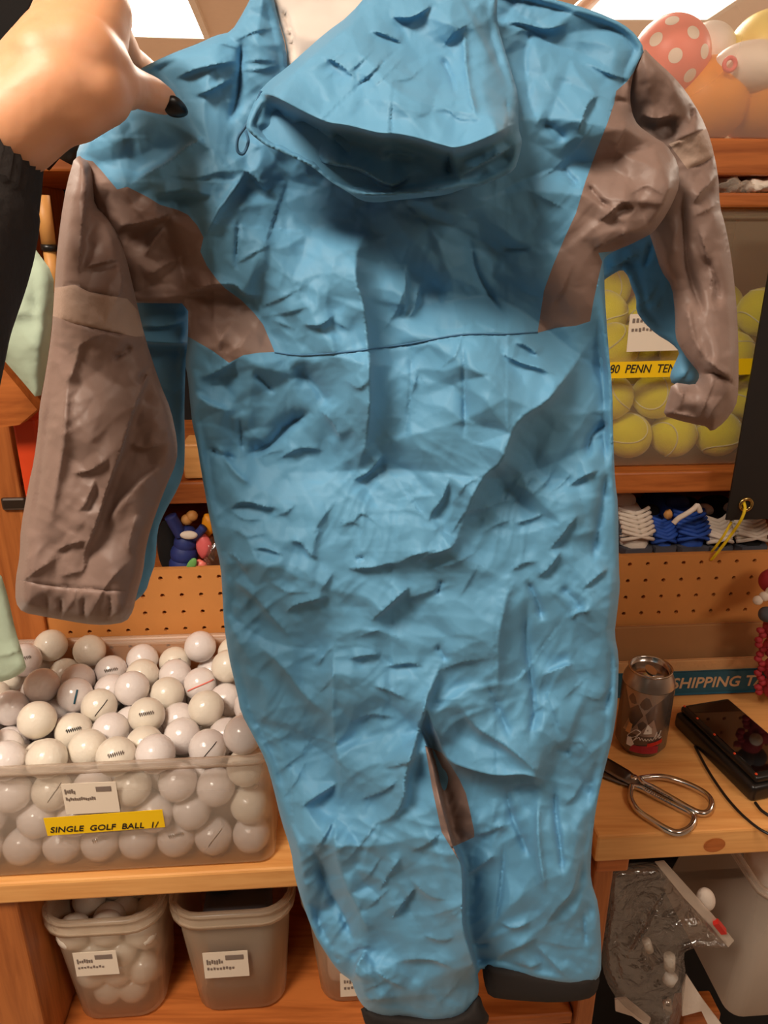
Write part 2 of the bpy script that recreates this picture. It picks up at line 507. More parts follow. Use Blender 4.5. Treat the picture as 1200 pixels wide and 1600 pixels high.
# right-hand workbench
wb = empty('workbench', shelf(0.55, .8, 0), 'light pine workbench holding the can, scissors and black box', 'bench')
uR = U(932, 1320, DB)
board('worktop', uR, 1.0, DB, DP - .002, zR_b, zR, M['pine'], wb)
up0, up1 = U(918, 1450, DB + .015), U(952, 1450, DB + .015)
board('leg', up0, up1 - .004, DB + .015, DB + .05, 0.0, zR_b, M['pine_post'], wb)
board('apron', up0, up1 + .012, DB + .012, DB + .05, zR_b - .03, zR_b, M['pine_dark'], wb)
bm = bmesh.new()
k0 = to_shelf(at_d(1116, 1320, DB))
for rr, dd in ((.0105, .0006), (.0085, .0010)):
    r_ = bmesh.ops.create_circle(bm, cap_ends=True, radius=rr, segments=20)
    for v in r_['verts']: v.co = shelf(k0.x + v.co.x * 1.25, DB - dd, k0.z + v.co.y)
ko = from_bm('knot', bm, M['pine_dark'], wb); ko['label'] = 'round knot in the front edge'

# left-hand lower counter
lc = empty('counter', shelf(-.25, .8, 0), 'lower orange pine counter under the bin of golf balls', 'counter')
uL0 = U(0, 1390, DB) - .12
board('countertop', uL0, uR - .004, DB, DP - .002, zL_b, zL, M['pine'], lc)
p0, p1 = uL0, U(46, 1500, DB + .01)
board('end_panel', p0, p1, DB + .01, DP - .01, 0.0, zL_b, M['pine_post'], lc)
zLow = EYE - 0.965
board('lower_shelf', p1, up0 - .002, DB + .02, DP - .01, zLow - .02, zLow, M['pine_dark'], lc)
board('back_panel', p1, up0 - .002, DP - .01, DP - .002, zLow, zL_b, M['pine_dark'], lc)

# ------------------------------------------------------------------ golf ball bin
def clear_bin(name, c, wd, dp, h, taper, label, cat, mat, rim=0.006, r=0.02, steps=(), group=None):
    t = empty(name, c, label, cat, group, rot=YAW)
    th = 0.0016
    f = lambda z: 1 - taper * (1 - z / h)
    lo = [(0, (wd - .012) * f(0), (dp - .012) * f(0), r * .9), (.004, wd * f(0), dp * f(0), r)]
    for (z, g) in steps: lo += [(z * h, (wd + 2 * g[0]) * f(z * h), (dp + 2 * g[0]) * f(z * h), r), (z * h + .004, (wd + 2 * g[1]) * f(z * h), (dp + 2 * g[1]) * f(z * h), r)]
    lo += [(h - .008, wd, dp, r)]
    loft('body', c, lo, mat, t)
    rl = [(h - .010, wd, dp, r), (h - .010, wd + 2 * rim, dp + 2 * rim, r + rim), (h, wd + 2 * rim, dp + 2 * rim, r + rim), (h, wd - .004, dp - .004, r), (h - .012, wd - .004, dp - .004, r)]
    loft('rim', c, rl, mat, t, cap=(False, False))
    return t
uG1 = U(430, 1340, DB + .01)
gw, gd, gh = 0.384, 0.262, 0.150
gc = shelf(uG1 - gw / 2, DB + .008 + gd / 2, zL)
gbin = clear_bin('storage_bin', gc, gw, gd, gh, 0.004, 'wide clear plastic bin heaped with white golf balls on the counter', 'bin', M['milky'], 0.004, 0.018)
PACK = [[[139,142,21],[349,149,21],[62,106,21],[349,193,21],[61,151,21],[137,21,21],[306,236,21],[179,96,21],[185,208,21],[21,93,21],[264,141,21],[264,21,21],[115,58,21],[305,193,21],[98,173,21],[222,95,21],[21,236,21],[158,59,21],[53,205,21],[52,21,21],[259,185,21],[98,92,40],[179,21,21],[349,21,21],[349,107,21],[265,94,21],[181,153,21],[98,130,21],[83,236,21],[349,236,21],[152,236,21],[21,178,21],[217,180,21],[260,236,21],[221,21,21],[349,64,21],[21,135,21],[200,58,21],[129,142,63],[21,51,21],[221,138,21],[306,107,21],[243,58,21],[118,210,21],[283,168,53],[201,148,59],[158,21,58],[306,150,21],[86,203,49],[306,65,21],[244,117,51],[306,21,21],[94,21,21],[274,61,50],[58,128,57],[52,178,54],[349,236,64],[349,85,58],[349,21,64],[150,183,21],[115,21,58],[21,21,52],[218,236,21],[241,161,51],[306,88,59],[136,96,21],[96,118,75],[221,67,57],[278,210,50],[349,158,99],[62,63,21],[190,236,54],[349,128,58],[137,21,95],[200,28,58],[21,107,62],[243,21,58],[349,171,58],[286,125,55],[349,56,89],[198,191,58],[53,236,51],[306,236,69],[89,157,60],[274,190,88],[21,64,62],[285,21,59],[62,21,65],[124,236,55],[123,183,54],[244,236,79],[59,84,58],[157,209,55],[21,21,95],[88,53,54],[179,65,58],[21,149,62],[203,106,59],[166,125,50],[268,94,77],[236,208,48],[166,236,89],[315,150,74],[206,219,90],[314,21,90],[133,100,64],[163,167,59],[56,208,84],[349,107,95],[54,155,90],[87,236,77],[21,207,53],[97,151,102],[294,58,87],[251,55,85],[21,128,99],[136,58,58],[125,236,98],[223,21,96],[170,98,84],[158,58,95],[314,194,66],[273,21,99],[94,21,95],[180,21,95],[117,55,112],[21,183,88],[21,236,84],[53,55,89],[76,59,125],[135,171,93],[280,236,103],[349,21,115],[232,186,85],[349,236,112],[270,75,119],[232,138,86],[302,114,93],[228,92,91],[200,162,99],[21,162,125],[127,149,132],[89,78,89],[21,85,99],[172,193,91],[311,148,116],[49,236,116],[275,148,89],[201,58,94],[58,21,118],[349,101,138],[128,119,102],[98,191,88],[349,200,89],[21,21,140],[310,200,108],[138,21,138],[89,221,117],[68,184,117],[311,236,132],[164,139,91],[349,21,158],[163,124,131],[258,116,112],[276,171,126],[91,113,121],[152,214,123],[320,80,113],[58,107,94],[349,144,139],[349,197,132],[211,21,137],[231,236,120],[86,156,143],[120,236,143],[232,56,124],[21,204,125],[198,194,128],[349,236,155],[95,21,138],[240,194,126],[144,86,124],[54,134,127],[349,59,136],[59,37,157],[117,190,127],[349,175,168],[107,82,145],[267,236,143],[199,120,107],[226,97,134],[238,152,126],[165,167,124],[305,42,126],[21,107,136],[188,236,126],[71,236,153],[198,145,141],[34,61,132],[51,198,155],[253,21,138],[174,43,132],[312,179,146],[187,83,125],[294,107,134]],[[67,149,34],[101,91,34],[237,91,34],[34,91,34],[170,206,34],[202,34,34],[68,34,34],[34,206,34],[135,34,34],[168,91,34],[135,149,34],[34,149,91],[94,100,99],[237,206,34],[100,206,34],[169,149,91],[237,140,91],[203,149,34],[135,206,91],[34,91,125],[49,143,163],[102,160,126],[237,34,91],[200,89,111],[67,206,91],[237,206,100],[135,34,149],[168,34,91],[34,34,91],[34,206,149],[34,34,160],[203,34,148],[173,206,145],[237,90,166],[175,78,190],[101,34,92],[111,143,190],[145,112,141],[237,206,167],[95,34,210],[237,34,206],[156,34,237],[237,152,206],[123,91,230],[203,145,148],[90,81,163],[96,206,174],[34,206,216],[34,34,237],[34,89,199],[172,139,217],[57,145,230],[237,36,273],[237,93,237],[64,87,262],[237,206,244],[116,206,238],[178,206,212]],[[20,57,21],[38,20,21],[98,98,21],[59,98,21],[17,17,58],[59,56,21],[59,17,58],[20,98,21],[105,39,101],[28,13,99],[52,102,63],[62,82,99],[55,59,64],[83,107,127],[98,57,21],[102,60,64],[14,104,92],[80,20,21],[94,102,64],[14,53,94],[17,77,59],[101,17,59],[40,107,126],[10,10,138],[105,82,100],[57,10,140],[48,46,119],[107,11,133],[11,75,130],[71,13,99]]]
GR = 0.02135
def unit_ball(name, mat, r, label, cat, group):
    bm = bmesh.new(); bmesh.ops.create_icosphere(bm, subdivisions=3, radius=r)
    for f in bm.faces: f.smooth = True
    me = bpy.data.meshes.new(name); bm.to_mesh(me); bm.free(); me.materials.append(mat)
    return me
def drop(name, me, loc, label, cat, group, rot):
    o = bpy.data.objects.new(name, me); COL.objects.link(o); o.location = loc; o.rotation_euler = rot
    o['_w'] = list(loc)
    return tag(o, label, cat, group)
mw, mc = unit_ball('golf_ball', M['ballw'], GR, 0, 0, 0), unit_ball('golf_ball', M['ballc'], GR, 0, 0, 0)
def project(p):
    q = Vector(p) - Vector((0, 0, EYE)); zc = q.y * CP - q.z * SP
    return 600 + F_PX * q.x / zc, 800 - F_PX * (q.y * SP + q.z * CP) / zc, zc
gballs = []
gm = Matrix.Rotation(YAW, 3, 'Z')
for i, (x, y, z) in enumerate(PACK[0]):
    loc = gc + gm @ Vector((x / 1000 - .185, y / 1000 - .1280, 0)) + Vector((0, 0, .0015 + z / 1000))
    rt = (random.uniform(0, 6), random.uniform(0, 6), random.uniform(0, 6))
    cream = random.random() < .25
    o = drop('golf_ball', mc if cream else mw, loc, 'cream tinted golf ball among the white ones in the wide bin' if cream else 'plain white golf ball heaped in the wide clear bin', 'golf ball',
             'cream golf balls in the wide bin' if cream else 'white golf balls in the wide bin', rt)
    gballs.append(o)
def mark_ball(px, py, kind, label):
    best = None
    for o in gballs:
        if '_m' in o: continue
        x, y, zc = project(o.location)
        s = math.hypot(x - px, y - py) + 260 * zc
        if best is None or s < best[0]: best = (s, o)
    o = best[1]; o['_m'] = 1; o['label'] = label
    if 'group' in o: del o['group']
    v = (Vector((0, 0, EYE)) - Vector(o.location)).normalized()
    rt = v.cross(Vector((0, 0, 1))).normalized(); up = rt.cross(v)
    rt = -rt if rt.x < 0 else rt
    C = Vector(o.location)
    def on(a, b):   # angles across and up on the side facing the viewer
        d = (v * math.cos(a) * math.cos(b) + rt * math.sin(a) * math.cos(b) + up * math.sin(b)).normalized()
        return C + d * (GR + .00005)
    if kind in ('pink', 'black', 'teal'):
        mt = {'pink': M['salmon'], 'black': M['ink'], 'teal': M['teal']}[kind]
        rng_ = {'pink': (-.9, .9, .0009), 'black': (-.35, .5, .0005), 'teal': (-.15, .15, .0012)}[kind]
        pts = [on(rng_[0] + (rng_[1] - rng_[0]) * k / 16, -.35 + .45 * k / 16 + (.05 if kind == 'pink' else .3 * (k / 16 - .5))) for k in range(17)]
        tube('stripe', pts, rng_[2], mt, None, 6)
    else:
        pts = []
        for k in range(25): pts.append(on(-.4 + .8 * k / 24, .12 * math.sin(k * 2.1) + .1))
        tube('stripe', pts, .00045, M['greyink'] if kind == 'grey' else M['ink'], None, 5)
    for q in [x for x in COL.objects if x.name.startswith('stripe') and x.parent is None]:
        wl = Vector(q['_w']); q.parent = o
        q.matrix_parent_inverse = (Matrix.Translation(C) @ o.rotation_euler.to_matrix().to_4x4()).inverted()
        if kind == 'grey' or kind == 'logo': q.name = 'printed_mark'
for a in ((317, 1072, 'pink', 'white golf ball with a pink stripe round it'), (118, 1152, 'logo', 'white golf ball with dark lettering nearest the bin front at left'),
          (330, 1160, 'black', 'white golf ball with a short black line near the suit leg'), (165, 1112, 'black', 'golf ball with a thin dark line left of the heap middle'),
          (135, 1090, 'teal', 'white golf ball with a small teal dash'), (58, 1020, 'grey', 'shaded golf ball with a grey mark at the back left corner'),
          (190, 1022, 'grey', 'cream golf ball with a faint mark at the back of the heap'), (225, 1095, 'grey', 'golf ball with grey print in the middle of the heap'),
          (295, 1030, 'logo', 'golf ball with print at the back right of the heap'), (195, 1160, 'grey', 'golf ball with a faint pinkish grey mark behind the bin front'),
          (280, 1290, 'logo', 'golf ball with print seen through the bin front beside the yellow strip'), (340, 1310, 'black', 'golf ball with a short line low behind the bin front'),
          (70, 1255, 'black', 'golf ball with a slanting line behind the paper label'), (180, 1325, 'grey', 'golf ball with a mark low under the yellow strip')):
    mark_ball(*a)
# stickers on the bin front
dF = DB + .008 + .003
def sticker(name, x0, y0, x1, y1, d, mat, par, th=.0005, tilt=0.0):
    a, b = to_shelf(at_d(x0, y0, d)), to_shelf(at_d(x1, y1, d))
    bm = bmesh.new()
    c = ((a.x + b.x) / 2, (a.z + b.z) / 2); hw, hh = abs(b.x - a.x) / 2, abs(a.z - b.z) / 2
    def xf(p):
        u, z = p.x, p.z
        return shelf(c[0] + u * math.cos(tilt) - z * math.sin(tilt), d + p.y, c[1] + u * math.sin(tilt) + z * math.cos(tilt))
    add_box(bm, (-hw, -th, -hh), (hw, 0, hh), xf)
    return from_bm(name, bm, mat, par), c, hw, hh
o, c, hw, hh = sticker('paper_label', 95, 1225, 188, 1268, dF - .004, M['label'], gbin); o['label'] = 'white price label with faint grey print'
su = Vector((CY, SY, 0))
def bars(par, c, hw, hh, d, spec):
    bm = bmesh.new()
    for (x0, x1, z0, z1) in spec: add_box(bm, (c[0] + hw * x0, d - .0009, c[1] + hh * z0), (c[0] + hw * x1, d - .0004, c[1] + hh * z1), lambda p: shelf(*p))
    return from_bm('faint_print', bm, M['greyink'], par)
def scribble(x0, x1, z0, z1, n, seed):
    r = random.Random(seed); out = []
    for i in range(n):
        a = x0 + (x1 - x0) * i / n
        out.append((a, a + (x1 - x0) / n * .6, z0 + (z1 - z0) * r.uniform(0, .3), z0 + (z1 - z0) * r.uniform(.6, 1)))
    return out
bars(o, c, hw, hh, dF - .0045, [(.25, .8, .45, .75)] + scribble(-.9, -.5, .35, .7, 5, 1) + scribble(-.9, .2, -.1, .15, 14, 2))
o, c, hw, hh = sticker('yellow_strip', 68, 1276, 258, 1294, dF - .004, M['yellow'], gbin, tilt=.03)
text_obj('lettering', 'SINGLE  GOLF  BALL  1/', .0105, M['ink'], o, shelf(c[0] - hw * .93, dF - .0049, c[1] - hh * .6 - .002), su, (Vector((0, 0, 1)) - su * .03), shear=.25, width=hw * 1.84)

# ------------------------------------------------------------------ tennis ball bin on the shelf
dT = DS + .012
zTt = at_d(1160, 327, dT).z
tb_c = shelf(U(1150, 700, dT) - .10, dT + .135, zs_t)
tbin = clear_bin('storage_bin', tb_c, .36, .26, zTt - zs_t, 0.05, 'tall clear bin of tennis balls on the shelf under the grey sleeve', 'bin', M['clear'], .006, .02, steps=((.68, (0, .004)),))
mt_ = unit_ball('tennis_ball', M['tennis'], .0333, 0, 0, 0)
def seam_pts(r):
    pts = []
    for k in range(49):
        t = 2 * PI * k / 48; a_, b2 = .75, .25
        p = Vector((a_ * math.cos(t) + b2 * math.cos(3 * t), a_ * math.sin(t) - b2 * math.sin(3 * t), 2 * math.sqrt(a_ * b2) * math.sin(2 * t)))
        pts.append(p.normalized() * r)
    return pts
vs, fs = tube_data(seam_pts(.0333), .0011, 5, caps=False)
seam_me = bpy.data.meshes.new('seam'); seam_me.from_pydata([tuple(v) for v in vs], [], fs); seam_me.materials.append(M['seamw'])
for i, (x, y, z) in enumerate(PACK[1]):
    if z > 232: continue
    loc = tb_c + gm @ Vector((x / 1000 - .135 + .03, y / 1000 - .12, 0)) + Vector((0, 0, .003 + z / 1000))
    o = drop('tennis_ball', mt_, loc, 'yellow green tennis ball with a pale seam in the tall clear bin', 'tennis ball', 'tennis balls in the tall bin', (random.uniform(0, 6), random.uniform(0, 6), random.uniform(0, 6)))
    s = bpy.data.objects.new('seam', seam_me); COL.objects.link(s); s.parent = o
o, c, hw, hh = sticker('paper_label', 985, 490, 1062, 548, dT - .004, M['label'], tbin, tilt=.02)
bars(o, c, hw, hh, dT - .0045, scribble(-.9, .4, .5, .8, 9, 3) + scribble(-.9, .7, .05, .3, 12, 4))
o, c, hw, hh = sticker('yellow_strip', 900, 565, 1180, 587, dT - .004, M['yellow'], tbin, tilt=.015)
text_obj('lettering', '80  PENN  TENNIS', .016, M['ink'], o, shelf(U(950, 582, dT), dT - .0049, to_shelf(at_d(950, 582, dT)).z), su, (0, 0, 1), shear=.2, width=U(1076, 575, dT) - U(950, 575, dT))

# ------------------------------------------------------------------ tubs under the counter
def tub(px0, px1, label):
    d = DB + .035
    zr = at_d(150, 1441, d).z
    u0, u1 = U(px0, 1441, d), U(px1, 1441, d)
    wd = u1 - u0 - .012
    c = shelf((u0 + u1) / 2, d + wd / 2 + .004, zLow)
    h = zr - zLow
    t = empty('plastic_tub', c, label, 'tub', rot=YAW)
    ft = .80
    lo = [(0, (wd - .02) * ft, (wd - .02) * ft, .024), (.006, wd * ft, wd * ft, .030), (h * .9, wd * .98, wd * .98, .036), (h - .006, wd, wd, .036)]
    loft('body', c, lo, M['tubmilk'], t)
    rl = [(h - .022, wd, wd, .036), (h - .022, wd + .010, wd + .010, .04), (h - .014, wd + .012, wd + .012, .042), (h - .012, wd + .006, wd + .006, .04), (h - .006, wd + .006, wd + .006, .04), (h - .004, wd + .012, wd + .012, .042), (h, wd + .010, wd + .010, .04), (h, wd - .004, wd - .004, .034), (h - .02, wd - .006, wd - .006, .034)]
    loft('rim', c, rl, M['tubmilk'], t, cap=(False, False))
    return t, c, wd, h, d
t1, c1, w1, h1, dd1 = tub(46, 250, 'clear plastic tub of white practice balls at the far left of the lower shelf')
t2, c2, w2, h2, dd2 = tub(254, 460, 'clear plastic tub holding grey goods in the middle of the lower shelf')
t3, c3, w3, h3, dd3 = tub(466, 672, 'pale plastic tub half hidden behind the suit leg on the lower shelf')
mpb = unit_ball('practice_ball', M['ballc'], .0213, 0, 0, 0)
for (x, y, z) in PACK[2]:
    loc = c1 + gm @ Vector(((x / 1000 - .059) * (.72 + z / 1000), (y / 1000 - .059) * (.72 + z / 1000), 0)) + Vector((0, 0, .008 + z / 1000))
    drop('practice_ball', mpb, loc, 'cream practice ball in the left plastic tub', 'ball', 'practice balls in the left tub', (0, 0, 0))
def tub_label(t, x0, y0, x1, y1, d, lab):
    o, c, hw, hh = sticker('paper_label', x0, y0, x1, y1, d, M['label'], t)
    o['label'] = lab
    bars(o, c, hw, hh, d - .0005, scribble(-.85, -.1, .1, .5, 7, int(x0)) + [(.0, .8, .4, .75)] + scribble(-.85, .4, -.35, -.1, 9, int(x0) + 1))
tub_label(t1, 113, 1489, 187, 1521, dd1 + .004, 'white price label')
tub_label(t2, 316, 1489, 390, 1524, dd2 + .004, 'cream price label')
tub_label(t3, 531, 1521, 610, 1552, dd3 + .005, 'cream price label at the suit hem')
bm = bmesh.new()
add_box(bm, (-.045, -.042, .006), (.045, .045, h2 * .80), lambda p: c2 + gm @ Vector((p.x * (.82 + .9 * p.z), p.y * (.82 + .9 * p.z), p.z)), .012, 3)
tag(from_bm('grey_pouch', bm, M['slate'], None, True), 'dark grey soft pouch standing inside the middle tub', 'pouch')
for i, (x, y) in enumerate(((-.02, .01), (.035, .02))):
    tag(blob('black_bundle', c2 + gm @ Vector((x, y, h2 * .80 + .012)), (.026, .03, .014), M['blackmatte'], None, 3, None, .06, i), ('left' if i == 0 else 'right') + ' of two black fabric rolls on top of the grey pouch', 'roll')
bm = bmesh.new()
add_box(bm, (-.05, -.04, .006), (.05, .04, h3 * .7), lambda p: c3 + gm @ p, .014, 3)
tag(from_bm('pale_pouch', bm, M['white'], None, True), 'pale cloth pack inside the tub behind the suit leg', 'pack')

# ------------------------------------------------------------------ the rain suit (cut, folded and creased cloth with real depth)
Y0 = 0.50
def perlin(x, y, seed):
    r = np.random.default_rng(seed); perm = r.permutation(512); ang = r.uniform(0, 2 * PI, 512)
    xi, yi = np.floor(x).astype(int), np.floor(y).astype(int); xf, yf = x - xi, y - yi
    def g(ix, iy, dx, dy):
        h = perm[(perm[ix & 511] + iy) & 511]; a = ang[h]; return np.cos(a) * dx + np.sin(a) * dy
    u, v = xf * xf * xf * (xf * (xf * 6 - 15) + 10), yf * yf * yf * (yf * (yf * 6 - 15) + 10)
    a, b = g(xi, yi, xf, yf), g(xi + 1, yi, xf - 1, yf)
    c, d = g(xi, yi + 1, xf, yf - 1), g(xi + 1, yi + 1, xf - 1, yf - 1)
    return (a + (b - a) * u) + ((c + (d - c) * u) - (a + (b - a) * u)) * v
def facets(x, y, lam, seed):
    """piecewise flat facets meeting in sharp creases, about -1..1"""
    r = np.random.default_rng(seed); perm = r.permutation(512); val = r.uniform(-1, 1, 512); dg = r.uniform(0, 1, 512)
    x, y = x / lam, y / lam
    xi, yi = np.floor(x).astype(int), np.floor(y).astype(int); u, v = x - xi, y - yi
    hh = lambda i, j: (perm[(perm[i & 511] + j) & 511])
    a, b, c, d = val[hh(xi, yi)], val[hh(xi + 1, yi)], val[hh(xi, yi + 1)], val[hh(xi + 1, yi + 1)]
    t1 = np.where(u > v, a + (b - a) * u + (d - b) * v, a + (c - a) * v + (d - c) * u)
    t2 = np.where(u + v < 1, a + (b - a) * u + (c - a) * v, d + (c - d) * (1 - u) + (b - d) * (1 - v))
    return np.where(dg[hh(xi, yi)] > .5, t1, t2)
def crumple(p, seed, k=1.0, rot=0.6):
    """creases of stiff nylon, metres"""
    x0, y0 = p[:, 0], p[:, 1]
    h = np.zeros(len(p))
    for i, (lam, a, an) in enumerate(((270, .0150, 1.9), (125, .0080, 1.7), (58, .0032, 1.6), (27, .0014, 1.4))):
        q = rot + (-.5, .45, -.2, .7)[i]
        c, s = math.cos(q), math.sin(q)
        wx = perlin(x0 / (lam * .9), y0 / (lam * .9), seed + i * 5) * lam * .27
        wy = perlin(x0 / (lam * .9) + 31, y0 / (lam * .9), seed + i * 5 + 1) * lam * .27
        x, y = (x0 + wx) * c + (y0 + wy) * s, (-(x0 + wx) * s + (y0 + wy) * c) * an
        m = .3 + 1.2 * np.clip(.5 + 1.6 * perlin(x0 / 210 + i * 9, y0 / 210, seed + 77 + i), 0, 1)
        h += a * k * m * facets(x, y, lam, seed + 40 + i)
    return h
def creases(p, seed, k, ang, lam, asp, A, thr=.0):
    """long thin raised creases running at one angle"""
    x0, y0 = p[:, 0], p[:, 1]
    wx, wy = perlin(x0 / 120, y0 / 120, seed) * 55, perlin(x0 / 120 + 7, y0 / 120, seed + 1) * 55
    c, s = math.cos(ang), math.sin(ang)
    u, v = (x0 + wx) * c + (y0 + wy) * s, -(x0 + wx) * s + (y0 + wy) * c
    n = perlin(u / (lam * asp), v / lam, seed + 2)
    m = np.clip((perlin(x0 / 150 + 3, y0 / 150, seed + 3) + .25 - thr) * 2.2, 0, 1.3)
    return A * k * m * (np.maximum(0, 1 - np.abs(n) * 2.4) ** 1.5 + .8 * n)
def seg_dist(p, line):
    """signed distance (left of travel positive), arclength fraction, overshoot; softly blended where segments meet"""
    n = len(line) - 1
    L = np.hypot(*(line[1:] - line[:-1]).T); cum = np.concatenate([[0], np.cumsum(L)]); tot = cum[-1]
    D = np.zeros((n, len(p))); S = np.zeros((n, len(p))); Fr = np.zeros((n, len(p))); ov = np.zeros(len(p)); best = np.full(len(p), 1e9)
    for i in range(n):
        t = (line[i + 1] - line[i]) / max(L[i], 1e-6)
        q = p - line[i]; al = q @ t; ac = np.clip(al, 0, L[i])
        D[i] = np.hypot(*(q - ac[:, None] * t).T)
        S[i] = q @ np.array([t[1], -t[0]]); Fr[i] = (cum[i] + ac) / tot
        m = D[i] < best; best[m] = D[i][m]
        o = (np.maximum(0, -al) if i == 0 else 0) + (np.maximum(0, al - L[i]) if i == n - 1 else 0) + np.zeros(len(p))
        ov[m] = o[m]
    W = np.exp(-(D - best) / (.12 * best + .6)); W /= W.sum(0)
    sd = (W * D * np.tanh(S / (.25 * D + .02) * .6) / math.tanh(2.4)).sum(0)
    return np.clip(sd, -best, best), (W * Fr).sum(0), ov
class Stroke:
    def __init__(s, txt):
        a = txt.split()
        s.kind, s.A, s.w, s.L = a[0], float(a[1]) * .0015, float(a[2]) * .8, min(float(a[3]) * 1.7, max(60, float(a[3])))
        pts = [tuple(map(float, q.split(','))) for q in a[4:]]
        pts = [Vector((x, y, 0)) for x, y in pts]
        ln = sum((pts[i + 1] - pts[i]).length for i in range(len(pts) - 1))
        s.pit = .75
        if s.kind == 's' and ln < 52:      # short creases run out softly at both ends
            s.A *= .62; s.L *= 1.5; s.pit = .18
            a, b = (pts[0] - pts[1]).normalized(), (pts[-1] - pts[-2]).normalized()
            pts = [pts[0] + a * ln * .55] + pts + [pts[-1] + b * ln * .55]
        s.line = np.array([(v.x, v.y) for v in (spline(pts, 4) if len(pts) > 2 else pts)])
        R = max(s.L, s.w) * 2.6 + 6
        s.box = (s.line[:, 0].min() - R, s.line[:, 0].max() + R, s.line[:, 1].min() - R, s.line[:, 1].max() + R)
    def apply(s, p, h):
        b = s.box
        m = np.nonzero((p[:, 0] > b[0]) & (p[:, 0] < b[1]) & (p[:, 1] > b[2]) & (p[:, 1] < b[3]))[0]
        if not len(m): return
        d, f, ov = seg_dist(p[m], s.line)
        tp = {'s': .5 if s.pit < .5 else .3, 'h': .10, 'v': .25, 'r': .25}[s.kind]
        e = np.clip(np.minimum(f, 1 - f) / tp, 0, 1); e = e * e * (3 - 2 * e) * np.exp(-(ov / 9.0) ** 2)
        if s.kind in 'sh':
            # a lap: high on the left of travel, dropping sharply, both sides easing back
            up = np.exp(-np.maximum(d, 0) / s.L); dn = np.exp(-np.maximum(-d, 0) / (s.L * .8))
            g = np.where(d > 0, up, (1 + s.pit) * np.exp(np.minimum(d, 0) / s.w) - s.pit * dn)
            h[m] += s.A * .62 * e * g
        else:
            g = np.exp(-np.sqrt((d / s.w) ** 2 + .02) * 1.25)
            h[m] += (s.A if s.kind == 'r' else -s.A) * e * g
def parse(block): return [Stroke(l) for l in block.strip().splitlines() if l.strip() and not l.startswith('#')]

